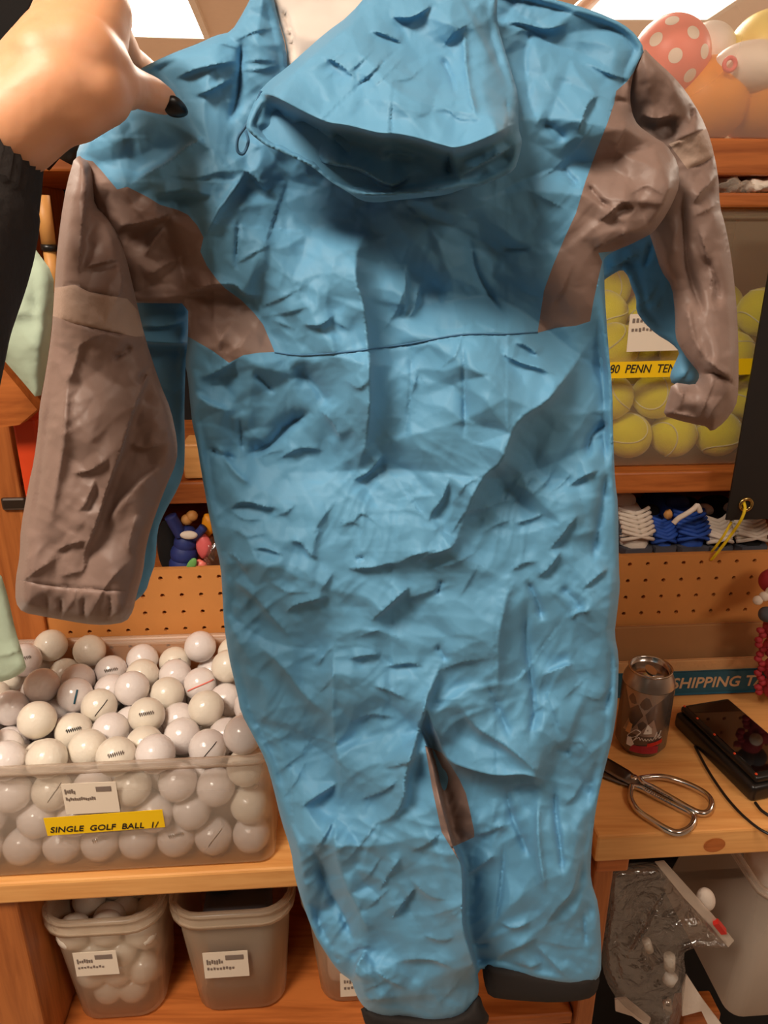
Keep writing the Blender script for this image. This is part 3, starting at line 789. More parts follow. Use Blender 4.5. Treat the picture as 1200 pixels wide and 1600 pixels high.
BODY = parse('''
s 24 24 80 546,748 562,718 572,690 577,640 577,570 572,510 566,470 557,440 557,400 568,370 563,345
s 8 5 25 550,750 575,738 600,708
s 27 30 90 690,872 705,850 722,820 738,775 760,740 784,719 808,660 858,622 900,565 930,520
v 6 10 10 732,365 744,421 768,466 796,503
s 5 5 25 776,548 812,566 845,576 872,588
s 4 4 20 800,535 822,540 846,560
v 3 5 5 722,530 724,560 726,640 724,690
s 4 4 15 697,568 712,555 720,530
s 6 5 25 612,497 622,482 632,450
s 6 5 25 635,500 648,480 655,440
s 7 5 32 630,500 634,460 632,410
s 3 4 20 640,620 648,600 652,580
s 4 3 18 415,476 435,468 456,457
s 4 3 18 428,492 450,488 472,482
s 5 5 20 470,505 500,508 524,490
s 4 4 18 524,503 542,513
s 4 4 18 430,502 455,512
s 13 7 42 288,470 300,455 325,446 345,444 368,446 385,460 413,461
v 3 4 4 373,340 369,400 371,425
s 3 3 12 372,410 393,397 416,385
s 3 3 12 340,343 352,336 364,333
r 6 9 9 388,262 362,300 337,335 320,375
s 9 8 30 235,305 262,300 290,296 315,302 338,306
s 5 4 18 282,276 305,278 330,272
s 9 6 45 325,212 290,232 262,255 225,275 199,292
v 7 9 9 378,60 376,100 372,150 356,195
s 4 5 20 325,72 345,68 372,75
s 5 6 22 270,125 300,110 340,100 375,95
s 5 6 25 300,150 330,140 365,120
s 3 3 9 383,97 400,94 422,95
s 3 3 9 385,110 410,108 430,103
s 3 3 12 375,60 395,50 420,45
s 5 4 18 380,265 392,272 420,300
s 6 4 20 312,592 340,580 370,562
s 8 9 40 368,643 330,632 298,610
v 5 7 7 395,580 415,600 430,615
v 8 22 20 455,570 490,600 520,640
s 5 5 20 548,600 562,606 574,594
v 11 14 14 380,712 420,695 450,665 490,640
s 4 3 15 410,713 424,706 434,705
v 3 4 4 373,650 377,680 379,710
v 5 6 6 325,700 350,712 372,716
r 4 8 8 335,690 365,735 395,760
s 4 5 20 430,720 470,700 510,705
s 4 5 25 500,640 520,660 535,690
s 6 4 20 355,800 372,786 392,785 415,792 438,793
s 5 4 18 366,802 382,811 400,812
s 5 4 15 434,805 447,800 456,793
s 6 5 22 494,825 505,808 516,793
s 5 4 15 490,851 494,840 498,830
s 5 4 15 450,845 470,848 487,868 500,868
s 5 4 15 392,860 410,856 430,862 445,868
s 5 3 12 505,918 512,908 517,900
s 6 5 22 442,962 460,946 490,938 518,930
s 4 4 15 432,915 450,925 475,925
s 4 4 15 370,830 385,838 405,835
s 4 5 20 350,860 370,872 390,900
s 4 3 12 553,814 562,803 575,806 586,815
s 4 3 12 537,820 550,815 560,820
v 3 3 3 555,875 562,872 570,872
s 6 4 15 540,888 580,887 610,880 628,884
s 10 6 30 626,878 645,868 668,862
s 11 7 38 578,972 605,948 630,925 644,915
s 6 4 15 544,1030 570,1024 598,1023
s 6 5 18 568,992 590,985 606,990
s 6 5 20 668,820 675,800 690,780 703,745
s 7 7 20 715,775 728,757 748,746
s 6 4 15 712,822 728,800 752,795
s 4 4 15 758,795 780,785 800,782
s 4 4 15 762,778 772,766 775,755
s 4 3 12 835,769 850,755 862,738
s 4 3 12 865,765 878,756 890,742
s 4 3 12 815,772 822,760 828,745
s 4 3 12 848,762 856,752 858,738
s 5 4 20 886,761 910,745 938,733
v 6 8 8 918,718 925,680 955,660
s 5 4 15 763,827 775,820 790,815
s 5 6 15 802,818 825,812 852,802
s 5 3 25 856,862 875,840 890,820 903,804
s 6 5 20 838,904 860,885 878,858
s 7 4 20 803,889 818,880 832,878
v 6 8 8 820,905 838,935 848,972
s 5 4 20 908,922 930,903 952,885
v 6 10 10 925,890 935,830 945,770 950,730
s 7 6 20 636,936 660,928 684,920
s 7 6 20 688,886 710,880 730,870
s 9 7 30 640,880 668,868 705,855 717,832
s 4 3 12 724,922 732,908 741,893
v 4 5 5 682,930 688,915 690,905
s 7 4 20 698,1043 720,1035 744,1031
v 4 8 8 680,1008 690,1020 700,1034
s 13 24 60 775,1110 778,1050 780,990 790,940 795,898
v 6 9 9 825,930 822,1000 830,1060 835,1110 825,1170
r 3 4 4 889,970 900,958 924,953
s 5 6 30 900,1036 870,1045 846,1056
v 5 14 14 875,915 895,935 915,955
s 4 4 15 828,1118 838,1110 848,1102
s 4 4 18 913,1086 935,1092 950,1078
s 4 4 15 886,1086 898,1075 908,1066
s 4 4 18 893,1160 910,1160 926,1182
v 4 9 9 864,1170 880,1174 894,1174
v 5 7 7 953,1005 957,1060 945,1120
s 5 5 20 858,1092 868,1115 875,1135
h 20 14 70 664,1090 668,1110 682,1145 700,1185 730,1200 775,1211 820,1210 858,1222
s 10 9 28 666,1095 690,1093 714,1091
s 11 10 40 712,1090 742,1134 790,1165 826,1194 855,1220
v 5 10 10 758,1060 780,1110 800,1158
h 40 3.5 75 748,1545 745,1524 730,1476 722,1440 722,1380 719,1350 706,1320 700,1299 688,1254 676,1200 667,1170 657,1138
s 18 8 60 570,1290 610,1277 630,1248 633,1215 643,1179 658,1128 667,1092 682,1055 695,1020
s 16 26 90 527,955 524,1000 520,1040 520,1110 524,1160 533,1210 530,1250 526,1295
s 14 20 60 525,1255 525,1330 545,1390 572,1445 577,1485
v 10 15 15 490,1322 510,1380 540,1440 556,1485
s 5 3 15 490,1328 505,1310 522,1278
s 7 8 40 358,900 400,935 430,970 460,1002
s 12 20 55 395,1000 440,1040 480,1090 526,1128
r 4 5 5 492,1042 505,1025 522,1006
s 5 3 12 502,1078 510,1070 517,1060
s 4 5 20 480,1163 490,1152 522,1162
s 4 4 15 447,1240 462,1220 471,1203
s 4 4 18 440,1202 455,1190 472,1178
s 6 5 20 475,1256 500,1240 532,1220
s 5 4 18 466,1264 495,1245 525,1225
s 4 3 12 557,1326 570,1310 583,1294
s 5 4 20 592,1393 605,1370 627,1338
s 6 3 20 610,1438 630,1410 652,1383
s 5 3 12 577,1416 590,1405 602,1394
s 5 3 12 570,1373 580,1362 592,1344
s 5 5 20 676,1429 700,1423 723,1413
s 5 4 15 703,1433 712,1427 720,1420
s 6 4 15 620,1502 650,1499 680,1501 712,1516
s 5 4 15 585,1515 605,1530 637,1546
s 5 4 15 565,1549 585,1540 607,1529
s 6 4 15 548,1485 560,1480 576,1478
v 4 6 6 513,1488 522,1496 532,1503
s 11 4 30 574,1484 560,1505 550,1540
s 5 3 12 695,1557 712,1540 728,1518
s 4 4 15 540,1560 580,1562 620,1560
s 4 4 16 545,1130 580,1116 620,1122
s 4 4 16 580,1070 610,1080 640,1095
s 5 4 16 600,1042 640,1036 662,1042
s 4 4 20 600,1200 640,1190 655,1175
s 4 4 18 560,1250 600,1235 625,1215
s 4 3 14 640,1330 665,1320 690,1300
s 4 4 18 640,1370 670,1400 700,1405
s 4 4 16 660,1460 690,1470 712,1462
v 6 9 9 793,1222 795,1260 815,1310 832,1348
r 6 8 8 842,1240 840,1290 844,1340 854,1400
v 6 7 7 866,1212 868,1270 876,1330 880,1378
s 7 6 30 843,1457 870,1420 895,1390 908,1336
v 4 4 4 787,1312 783,1385 771,1455
s 6 6 20 720,1374 745,1355 778,1333
s 5 5 18 735,1305 760,1300 795,1285
s 5 4 20 766,1509 790,1488 815,1478 844,1462
s 5 6 20 836,1474 860,1500 888,1530
v 4 6 6 730,1474 748,1476 768,1474
s 4 4 14 853,1472 880,1478 902,1480
v 4 5 5 910,1422 914,1450 916,1478
s 4 5 18 778,1440 805,1450 832,1438
v 6 14 14 932,1245 915,1330 903,1395
s 5 5 18 790,1240 810,1225 850,1225
s 4 5 18 880,1260 900,1240 912,1215
s 4 5 18 800,1500 830,1510 850,1500
s 5 5 15 780,42 805,35 830,40 850,45 870,42 890,34
s 4 4 14 800,55 815,48 830,52
s 9 6 20 928,104 945,112 960,118 974,122
s 5 4 14 902,212 912,180 922,158 939,147
s 4 3 12 850,274 868,262 880,249
v 5 15 15 840,188 870,205 888,222
s 4 4 14 893,240 905,225 918,205
v 4 8 8 875,258 890,275 906,292
v 3 5 5 783,386 805,390 830,388
s 4 6 25 830,300 850,310 870,320
v 5 7 7 958,154 972,158 987,160
v 5 7 7 916,286 935,310 957,326
s 6 5 18 930,348 950,335 970,318 985,318 997,335
s 5 5 18 925,393 950,378 994,358
s 4 3 14 866,470 880,450 888,430
s 4 4 14 958,240 968,220 975,205
s 4 6 22 990,300 1010,290 1030,300
s 11 7 25 183,352 210,350 240,343 272,330
r 4 7 7 225,402 245,370 262,352
s 5 4 14 287,442 283,420 280,402
s 5 5 14 240,426 262,412 280,402
s 4 4 12 248,468 275,462 293,462
s 5 8 30 370,500 350,520 340,545
s 4 6 20 390,520 375,540 360,550
v 1.6 2.5 2.5 429,553 470,557 520,554 575,548 640,539 720,525 790,524 840,521 870,513 925,502
v 1.4 2.5 2.5 640,538 642,590 638,640 632,700
''')
SLEEVE_L = parse('''
s 9 5 50 108,912 131,888 133,861 149,821 165,768 187,707 208,640 236,575 252,548
s 6 8 40 268,722 240,737 205,770 160,827
r 5 13 13 107,560 103,640 98,700 88,760 75,835
v 5 9 9 80,600 72,660 62,740 48,835
s 6 5 18 36,907 60,890 78,879
s 6 5 15 100,899 112,896 124,893
s 4 4 16 86,863 105,852 137,844
s 5 4 15 161,922 178,900 190,888
s 7 6 28 122,440 126,380 130,330 140,258
s 4 4 15 128,421 150,412 192,404
v 5 7 7 173,562 195,550 207,538
s 5 4 16 116,546 140,530 157,524
r 4 7 7 105,600 120,560 126,530
v 5 7 7 215,602 235,575 247,558
s 4 4 16 110,740 140,735 172,715
s 4 4 14 120,800 135,785 150,745
s 4 4 16 200,690 225,700 255,690
s 4 6 20 215,800 200,850 210,870
v 4 6 6 68,925 73,945 70,970
v 4 5 5 92,930 95,950 90,972
s 4 4 10 100,958 112,942 118,925
v 4 5 5 132,930 130,950 133,975
s 5 4 10 138,970 150,945 160,925
v 4 5 5 170,925 172,950 165,975
s 5 4 10 185,970 195,955 206,940
v 2 3 3 25,905 80,915 140,920 205,925
s 4 5 18 178,480 190,440 185,400
v 2 2.5 2.5 84,449 117,444 139,455 199,466
v 2 2.5 2.5 84,494 114,505 164,517 212,526
''')
SLEEVE_R = parse('''
s 6 5 16 1080,322 1095,300 1110,285 1124,266
v 8 11 11 1068,290 1072,400 1088,460 1106,505
v 6 9 9 1100,395 1118,440 1123,485
r 5 8 8 1072,470 1085,530 1105,565
s 6 5 16 1098,558 1120,575 1148,597
v 5 5 5 1088,587 1110,583 1135,592 1150,607
s 5 3 10 1097,642 1105,622 1112,603
s 5 3 10 1108,652 1120,632 1132,618
s 4 3 10 1060,640 1066,622 1070,605
s 4 4 12 1095,655 1070,648 1038,643
s 9 6 22 1000,178 1025,185 1052,180 1066,185
v 6 8 8 1068,130 1080,165 1082,195
s 5 4 14 1055,225 1075,212 1100,200
s 4 4 14 1090,335 1105,328 1120,318
s 4 4 14 1090,350 1110,420 1112,470
v 2 2.5 2.5 1074,264 1100,255 1120,240
v 2 2.5 2.5 1053,223 1080,212 1104,201
''')
HOOD = parse('''
h 34 11 90 400,146 428,150 470,172 510,190 545,196 590,207 620,209 650,215 690,226 716,230 760,215 812,190
r 15 9 9 530,285 570,303 620,302 680,297 730,284
s 13 5 30 478,252 530,257 565,265 612,289 645,270
s 9 4 22 712,277 760,251 806,224
v 7 5 5 704,232 700,255 704,275
s 7 4 16 608,26 640,27 660,18 680,3
s 6 5 16 573,46 600,53 634,69
s 6 5 16 503,87 530,100 557,124
s 5 5 16 618,126 640,122 657,108
s 4 3 10 560,130 580,115 600,95
s 4 3 10 590,130 605,115 620,100
s 4 3 10 545,112 560,100 575,85
v 4 7 7 688,85 705,120 714,155
s 5 5 15 698,170 718,185 738,186
s 4 4 12 708,158 713,146 716,132
r 5 6 6 725,45 728,100 735,150 748,190
s 4 5 15 690,75 712,50 735,35
v 3 4 4 790,150 795,190 790,215
v 1.4 2 2 640,60 570,125 510,185 480,225 465,245
v 4 8 8 430,165 440,190 436,210
v 4 8 8 470,185 478,205 474,225
s 6 6 15 590,250 620,240 650,245
v 4 8 8 520,200 540,230 545,250
s 4 4 12 735,235 755,225 765,210
''')
UNDER_L = parse('''
s 6 4 12 215,507 250,510 292,500
h 16 6 26 210,532 250,535 296,536
s 4 4 14 240,860 252,820 262,790
s 4 5 14 250,605 270,610 292,600
''')
UNDER_R = parse('''
s 5 4 14 945,418 965,414 985,402 1003,398
v 4 5 5 1020,372 1012,400 1005,420
s 4 4 14 990,480 1010,470 1020,455
s 4 4 14 1010,482 1024,480 1030,470
s 4 3 10 1062,595 1070,585 1078,570
''')

for k in HOOD[4:]:
    if k.kind == 's': k.A *= .7
def chaikin(pts, it=1):
    for _ in range(it):
        out = []
        for i in range(len(pts)):
            a, b = pts[i], pts[(i + 1) % len(pts)]
            out += [(a[0] * .78 + b[0] * .22, a[1] * .78 + b[1] * .22), (a[0] * .22 + b[0] * .78, a[1] * .22 + b[1] * .78)]
        pts = out
    return pts
def resample(pts, step):
    out = []
    for i in range(len(pts)):
        a, b = np.array(pts[i]), np.array(pts[(i + 1) % len(pts)])
        n = max(1, int(round(np.hypot(*(b - a)) / step)))
        for k in range(n): out.append(a + (b - a) * k / n)
    return np.array(out)
def inside(p, poly):
    x, y = p[:, 0], p[:, 1]; r = np.zeros(len(p), bool)
    n = len(poly)
    for i in range(n):
        x0, y0 = poly[i]; x1, y1 = poly[(i + 1) % n]
        if y0 == y1: continue
        c = ((y0 > y) != (y1 > y)) & (x < (x1 - x0) * (y - y0) / (y1 - y0) + x0)
        r ^= c
    return r
def edge_dist(p, poly):
    b = np.full(len(p), 1e9)
    for i in range(len(poly)):
        a, c = poly[i], poly[(i + 1) % len(poly)]
        d = c - a; l2 = max(d @ d, 1e-9)
        t = np.clip(((p - a) @ d) / l2, 0, 1)
        q = p - a - t[:, None] * d
        np.minimum(b, np.einsum('ij,ij->i', q, q), out=b)
    return np.sqrt(b)
def to_world(p, h):
    a, b = (p[:, 0] - 600) / F_PX, (800 - p[:, 1]) / F_PX
    rx, ry, rz = a, CP + b * SP, b * CP - SP
    t = (Y0 - h) / ry
    return np.stack([rx * t, ry * t, EYE + rz * t], 1)
def prof(d, R):
    q = np.clip(d / R, 0, 1); return np.sqrt(np.maximum(0, 1 - (1 - q) ** 2))

class Cloth:
    def __init__(s, outline, T, R, edge, strokes, ck, seed, rot, step=4.2, back=.006, smooth=1, bulge=None, cr=None):
        s.cr = cr
        s.poly = resample(chaikin(outline, smooth), 5.0)
        s.T, s.R, s.edge, s.strokes, s.ck, s.seed, s.rot, s.back, s.step = T, R, edge, strokes, ck, seed, rot, back, step
        s.bulge = bulge
    def height(s, p, d=None):
        if d is None: d = edge_dist(p, s.poly)
        e = s.edge(p) if callable(s.edge) else s.edge
        h = np.zeros(len(p))
        for k in s.strokes: k.apply(p, h)
        h += crumple(p, s.seed, s.ck, s.rot)
        if s.cr is not None:
            w_ = s.cr(p)
            h += creases(p, s.seed + 300, 1, -.72, 46, 4.2, .0052) * w_
            h += creases(p, s.seed + 310, 1, -.95, 24, 4.5, .0026) * w_
            h += creases(p, s.seed + 320, 1, .35, 30, 4.0, .0026, .1) * w_
        f = np.clip(d / 14, 0, 1)
        h = e + s.T * prof(d, s.R) + h * f
        if s.bulge is not None: h = h + s.bulge(p) * f
        return h
    def build(s, parent, panels, main):
        """panels: (name, polygon, material, label); the rest of the cloth is `main`"""
        lo, hi = s.poly.min(0), s.poly.max(0)
        st = s.step
        xs = np.arange(lo[0], hi[0], st); ys = np.arange(lo[1], hi[1], st * .87)
        g = np.array([(x + (st / 2 if j % 2 else 0), y) for j, y in enumerate(ys) for x in xs])
        g += np.random.default_rng(s.seed).uniform(-.18, .18, g.shape) * st
        ins = inside(g, s.poly); g = g[ins]; d = edge_dist(g, s.poly)
        g = g[d > st * .55]
        ex = []
        for k in s.strokes:
            if k.kind == 'h' or (k.kind == 's' and k.w <= 6):
                ln = resample([tuple(q) for q in k.line], 3.5)[:]
                L = np.hypot(*(k.line[1:] - k.line[:-1]).T).sum(); m = int(L / 3.5)
                cum = np.concatenate([[0], np.cumsum(np.hypot(*(k.line[1:] - k.line[:-1]).T))])
                t = np.linspace(0, L, max(m, 2))
                px, py = np.interp(t, cum, k.line[:, 0]), np.interp(t, cum, k.line[:, 1])
                dx, dy = np.gradient(px), np.gradient(py); n = np.hypot(dx, dy) + 1e-9
                for o in ((-3.2, -1.2, 0.0, 2.4) if k.kind == 'h' else (-2.6, 0.0)):
                    ex.append(np.stack([px + dy / n * o, py - dx / n * o], 1))
        for k in s.strokes:
            if k.kind == 'h':
                b = k.box; m = (g[:, 0] > b[0]) & (g[:, 0] < b[1]) & (g[:, 1] > b[2]) & (g[:, 1] < b[3])
                idx = np.nonzero(m)[0]; dd_ = np.abs(seg_dist(g[idx], k.line)[0])
                g = np.delete(g, idx[dd_ < 4.4], axis=0)
        if ex:
            ex = np.concatenate(ex); ex = ex[inside(ex, s.poly)]; ex = ex[edge_dist(ex, s.poly) > st * .5]
            g = np.concatenate([g, ex])
        coords = [Vector(q) for q in s.poly]; nb = len(coords)
        loops = [list(range(nb))]; edges = []
        for (_, pp, _, _) in panels:
            q = resample(pp, 5.0); i0 = len(coords)
            coords += [Vector(c) for c in q]
            edges += [(i0 + i, i0 + (i + 1) % len(q)) for i in range(len(q))]
        coords += [Vector(c) for c in g]
        r = geometry.delaunay_2d_cdt(coords, edges, loops, 1, 1e-4)
        V = np.array([(v.x, v.y) for v in r[0]]); F = np.array([f for f in r[2] if len(f) == 3])
        d = edge_dist(V, s.poly)
        W = to_world(V, s.height(V, d))
        F = F[inside(V[F].mean(1), [tuple(q) for q in s.poly])]
        cen = V[F].mean(1)
        lab = np.full(len(F), -1)
        for i, (_, pp, _, _) in enumerate(panels):
            lab[inside(cen, [tuple(q) for q in pp])] = i
        objs = []
        for i in [-1] + list(range(len(panels))):
            sel = F[lab == i]
            if not len(sel): objs.append(None); continue
            if i == -1 and s.back:       # the far side of the garment closes the volume
                gb = g[::1]
                lo2 = np.array([(x, y) for y in np.arange(lo[1], hi[1], 14) for x in np.arange(lo[0], hi[0], 14)])
                lo2 = lo2[inside(lo2, s.poly)]; lo2 = lo2[edge_dist(lo2, s.poly) > 8]
                r2 = geometry.delaunay_2d_cdt([Vector(q) for q in s.poly] + [Vector(q) for q in lo2], [], [list(range(nb))], 1, 1e-4)
                V2 = np.array([(v.x, v.y) for v in r2[0]]); F2 = np.array([f for f in r2[2] if len(f) == 3])
                d2 = edge_dist(V2, s.poly)
                e2 = s.edge(V2) if callable(s.edge) else s.edge
                W2 = to_world(V2, e2 - s.back * prof(d2, s.R * .8) - .0004)
                allW = np.concatenate([W, W2]); allF = np.concatenate([sel[:, ::-1], F2 + len(W)])
            else:
                allW, allF = W, sel[:, ::-1]
            used, inv = np.unique(allF, return_inverse=True)
            nm, mt, lb = ((main[0], main[1], None) if i == -1 else (panels[i][0], panels[i][2], panels[i][3]))
            me = bpy.data.meshes.new(nm)
            me.from_pydata([tuple(q) for q in allW[used].tolist()], [], inv.reshape(-1, 3).tolist()); me.update()
            o = put_mesh(nm, me, mt, parent)
            if lb: o['label'] = lb
            objs.append(o)
        return objs

suit = empty('rain_suit', at_y(640, 1590, Y0), 'childs blue and grey hooded rain suit held up by the shoulder, back side out', 'rain suit')

B_OUT = [(402, -25), (381, 18), (361, 50), (337, 55), (312, 67), (272, 82), (241, 96), (205, 115), (165, 150), (140, 190), (129, 215), (118, 243), (121, 280), (140, 320), (152, 350), (165, 400), (185, 450), (205, 473), (250, 474), (294, 474), (294, 528), (289, 568), (293, 586), (298, 640), (301, 665), (307, 689), (315, 740), (324, 791), (333, 836), (345, 884), (348, 935), (350, 977), (358, 1029), (370, 1080), (376, 1113), (397, 1152), (415, 1188), (427, 1230), (439, 1281), (455, 1329), (460, 1368), (472, 1410), (490, 1458), (508, 1488), (529, 1518), (550, 1533), (553, 1545), (562, 1566), (580, 1584), (604, 1591), (628, 1587), (646, 1589), (670, 1598), (700, 1597), (724, 1588), (744, 1565), (749, 1545), (746, 1515), (768, 1513), (796, 1520), (830, 1529), (870, 1537), (904, 1541), (926, 1536), (939, 1523), (940, 1483), (936, 1415), (923, 1376), (923, 1342), (928, 1285), (935, 1242), (943, 1208), (949, 1185), (958, 1149), (964, 1110), (966, 1068), (967, 1026), (960, 990), (964, 960), (969, 915), (967, 890), (966, 788), (961, 752), (958, 680), (957, 610), (950, 535), (945, 460), (944, 430), (942, 409), (947, 400), (965, 390), (985, 382), (1005, 372), (1020, 364), (1035, 345), (1050, 320), (1062, 290), (1060, 255), (1041, 225), (1020, 213), (996, 195), (988, 178), (985, 160), (985, 140), (990, 113), (1000, 95), (1007, 76), (993, 53), (973, 37), (943, 23), (927, 17), (900, 8), (850, -5), (770, -25), (610, -25), (560, 60), (490, 115), (449, 114), (447, 75), (436, 35), (428, 0), (424, -25)]
PATCH_L = [(100, 250), (120, 247), (145, 252), (158, 266), (183, 296), (199, 292), (231, 308), (250, 320), (278, 328), (294, 336), (308, 352), (318, 371), (313, 393), (323, 415), (339, 437), (351, 450), (377, 469), (396, 488), (411, 507), (420, 528), (429, 550), (405, 551), (380, 555), (358, 567), (332, 548), (294, 526), (280, 520), (280, 490), (100, 490)]
PATCH_R = [(1020, 62), (1007, 78), (998, 95), (990, 113), (980, 127), (963, 142), (960, 160), (950, 190), (933, 233), (915, 283), (900, 333), (883, 370), (864, 415), (850, 454), (845, 487), (840, 520), (870, 512), (900, 509), (922, 502), (927, 472), (936, 430), (941, 409), (935, 395), (1080, 380), (1090, 200)]
KNEE = [(664, 1165), (690, 1176), (704, 1195), (718, 1218), (728, 1240), (735, 1270), (741, 1299), (741, 1308), (717, 1319), (708, 1323), (719, 1348), (690, 1300), (675, 1230)]
def sm(a, b, x):
    t = np.clip((x - a) / (b - a), 0, 1); return t * t * (3 - 2 * t)
def body_cr(p):
    return .14 + .26 * sm(640, 820, p[:, 1]) + .25 * sm(1150, 1350, p[:, 1])
body = Cloth(B_OUT, .016, 50, 0.0, BODY, 1.1, 11, .55, step=3.2, back=.016, cr=body_cr)
bo = body.build(suit, [('shoulder_patch', PATCH_L, M['grey'], 'grey shoulder patch on the held side'), ('shoulder_patch', PATCH_R, M['grey'], 'grey shoulder patch on the far side'), ('inner_leg_patch', KNEE, M['grey'], 'small grey patch inside the leg')], ('body_cloth', M['blue']))

LS_OUT = [(118, 240), (145, 250), (152, 290), (150, 320), (166, 335), (177, 349), (190, 377), (202, 422), (209, 453), (226, 526), (250, 599), (267, 640), (277, 688), (277, 720), (256, 768), (235, 827), (227, 861), (224, 893), (213, 931), (208, 955), (197, 972), (165, 977), (133, 975), (72, 964), (35, 957), (24, 941), (24, 907), (31, 867), (32, 827), (44, 760), (53, 720), (60, 667), (61, 640), (73, 574), (81, 517), (85, 453), (88, 403), (95, 342), (104, 289)]
BAND_L = [(70, 450), (84, 450), (117, 445), (139, 456), (199, 467), (215, 485), (232, 525), (212, 526), (164, 517), (114, 505), (84, 494), (70, 492)]
CUFF_L = [(10, 903), (60, 912), (100, 918), (150, 921), (225, 926), (230, 990), (10, 990)]
sl = Cloth(LS_OUT, .022, 55, lambda p: .004 + .008 * sm(300, 420, p[:, 1]), SLEEVE_L, .8, 21, 1.25, step=3.8, back=.008, cr=lambda p: np.full(len(p), .25))
sl.build(suit, [('reflective_band', BAND_L, M['band'], 'pale reflective band on the left sleeve'), ('cuff', CUFF_L, M['grey'], 'gathered grey cuff')], ('sleeve', M['grey']))
LU_OUT = [(196, 440), (250, 462), (296, 460), (296, 530), (290, 568), (289, 600), (288, 640), (289, 700), (288, 733), (280, 760), (256, 803), (246, 827), (243, 880), (235, 901), (228, 925), (205, 945), (190, 900), (200, 800), (225, 680), (210, 540)]
Cloth(LU_OUT, .008, 25, -.018, UNDER_L, .6, 31, .3, step=4.5, back=.006).build(suit, [], ('sleeve_underside', M['blue']))

RS_OUT = [(1006, 74), (1020, 90), (1050, 117), (1071, 141), (1095, 180), (1110, 216), (1122, 270), (1125, 324), (1132, 347), (1140, 385), (1146, 427), (1151, 477), (1154, 540), (1154, 610), (1150, 635), (1132, 660), (1112, 675), (1103, 666), (1090, 664), (1060, 657), (1036, 649), (1042, 627), (1050, 597), (1085, 602), (1092, 592), (1092, 582), (1075, 562), (1062, 542), (1055, 525), (1055, 490), (1050, 447), (1032, 422), (1020, 380), (1005, 340), (985, 280), (965, 220), (960, 150), (975, 125), (995, 95)]
BAND_R = [(1045, 225), (1053, 222), (1080, 211), (1104, 201), (1115, 195), (1130, 238), (1120, 240), (1100, 254), (1074, 264), (1060, 245)]
BAND_R2 = [(1020, 348), (1040, 330), (1064, 306), (1050, 352), (1032, 371)]
CUFF_R = [(1030, 592), (1050, 596), (1085, 601), (1092, 592), (1110, 590), (1135, 597), (1165, 612), (1165, 690), (1020, 690)]
sr = Cloth(RS_OUT, .020, 60, lambda p: -.004 - .030 * sm(90, 200, p[:, 1]) + .012 * sm(420, 620, p[:, 1]), SLEEVE_R, .75, 41, 1.4, step=3.8, back=.008, cr=lambda p: np.full(len(p), .25))
sr.build(suit, [('reflective_band', BAND_R, M['band'], 'pale reflective band on the right sleeve'), ('cuff', CUFF_R, M['grey'], 'gathered grey cuff')], ('sleeve', M['grey']))
RU_OUT = [(930, 400), (965, 380), (1020, 352), (1048, 368), (1062, 430), (1070, 500), (1085, 555), (1100, 585), (1088, 606), (1050, 601), (1046, 586), (1057, 562), (1062, 550), (1050, 537), (1025, 522), (1007, 505), (994, 487), (994, 465), (986, 447), (982, 432), (972, 420), (950, 433), (935, 445)]
Cloth(RU_OUT, .010, 25, -.050, UNDER_R, .6, 51, .9, step=4.2, back=.006).build(suit, [], ('sleeve_underside', M['blue']))

LC_OUT = [(562, 1570), (600, 1580), (670, 1588), (720, 1580), (742, 1555), (750, 1555), (756, 1575), (766, 1590), (755, 1610), (700, 1625), (620, 1622), (580, 1615), (570, 1600)]
RC_OUT = [(752, 1500), (800, 1508), (870, 1522), (930, 1518), (938, 1528), (932, 1552), (918, 1562), (870, 1567), (800, 1563), (764, 1558), (756, 1535)]
Cloth(LC_OUT, .016, 22, -.006, [], .3, 61, 1.5, step=6, back=.008).build(suit, [], ('leg_cuff', M['rib']))
Cloth(RC_OUT, .016, 22, -.008, [], .3, 62, 1.5, step=6, back=.008).build(suit, [], ('leg_cuff', M['rib']))

H_OUT = [(588, -25), (545, 25), (510, 50), (465, 90), (450, 104), (422, 125), (407, 140), (397, 160), (383, 196), (390, 208), (415, 228), (440, 238), (465, 250), (490, 262), (515, 283), (540, 298), (565, 314), (590, 317), (615, 313), (660, 309), (700, 304), (727, 294), (751, 291), (777, 280), (804, 267), (813, 238), (816, 220), (810, 200), (810, 149), (799, 112), (788, 75), (779, 45), (776, 20), (779, -25)]
hood = Cloth(H_OUT, .016, 55, lambda p: .018 + .030 * sm(30, 240, p[:, 1]), HOOD, 1.0, 71, .4, step=3.4, back=.004, cr=lambda p: np.full(len(p), .25))
hood.build(suit, [], ('hood', M['blue']))
# white lining showing inside the neck
LIN = [(395, -25), (428, 10), (438, 40), (448, 72), (446, 108), (470, 112), (530, 60), (600, 5), (610, -25)]
LINST = parse('''
s 6 4 20 455,70 480,40 520,25
v 5 5 5 440,10 455,60 456,100
s 5 4 14 475,2 500,30 515,60
''')
Cloth(LIN, .004, 20, -.004, LINST[1:2], .4, 81, .2, step=5, back=.004).build(suit, [], ('lining', M['lining']))
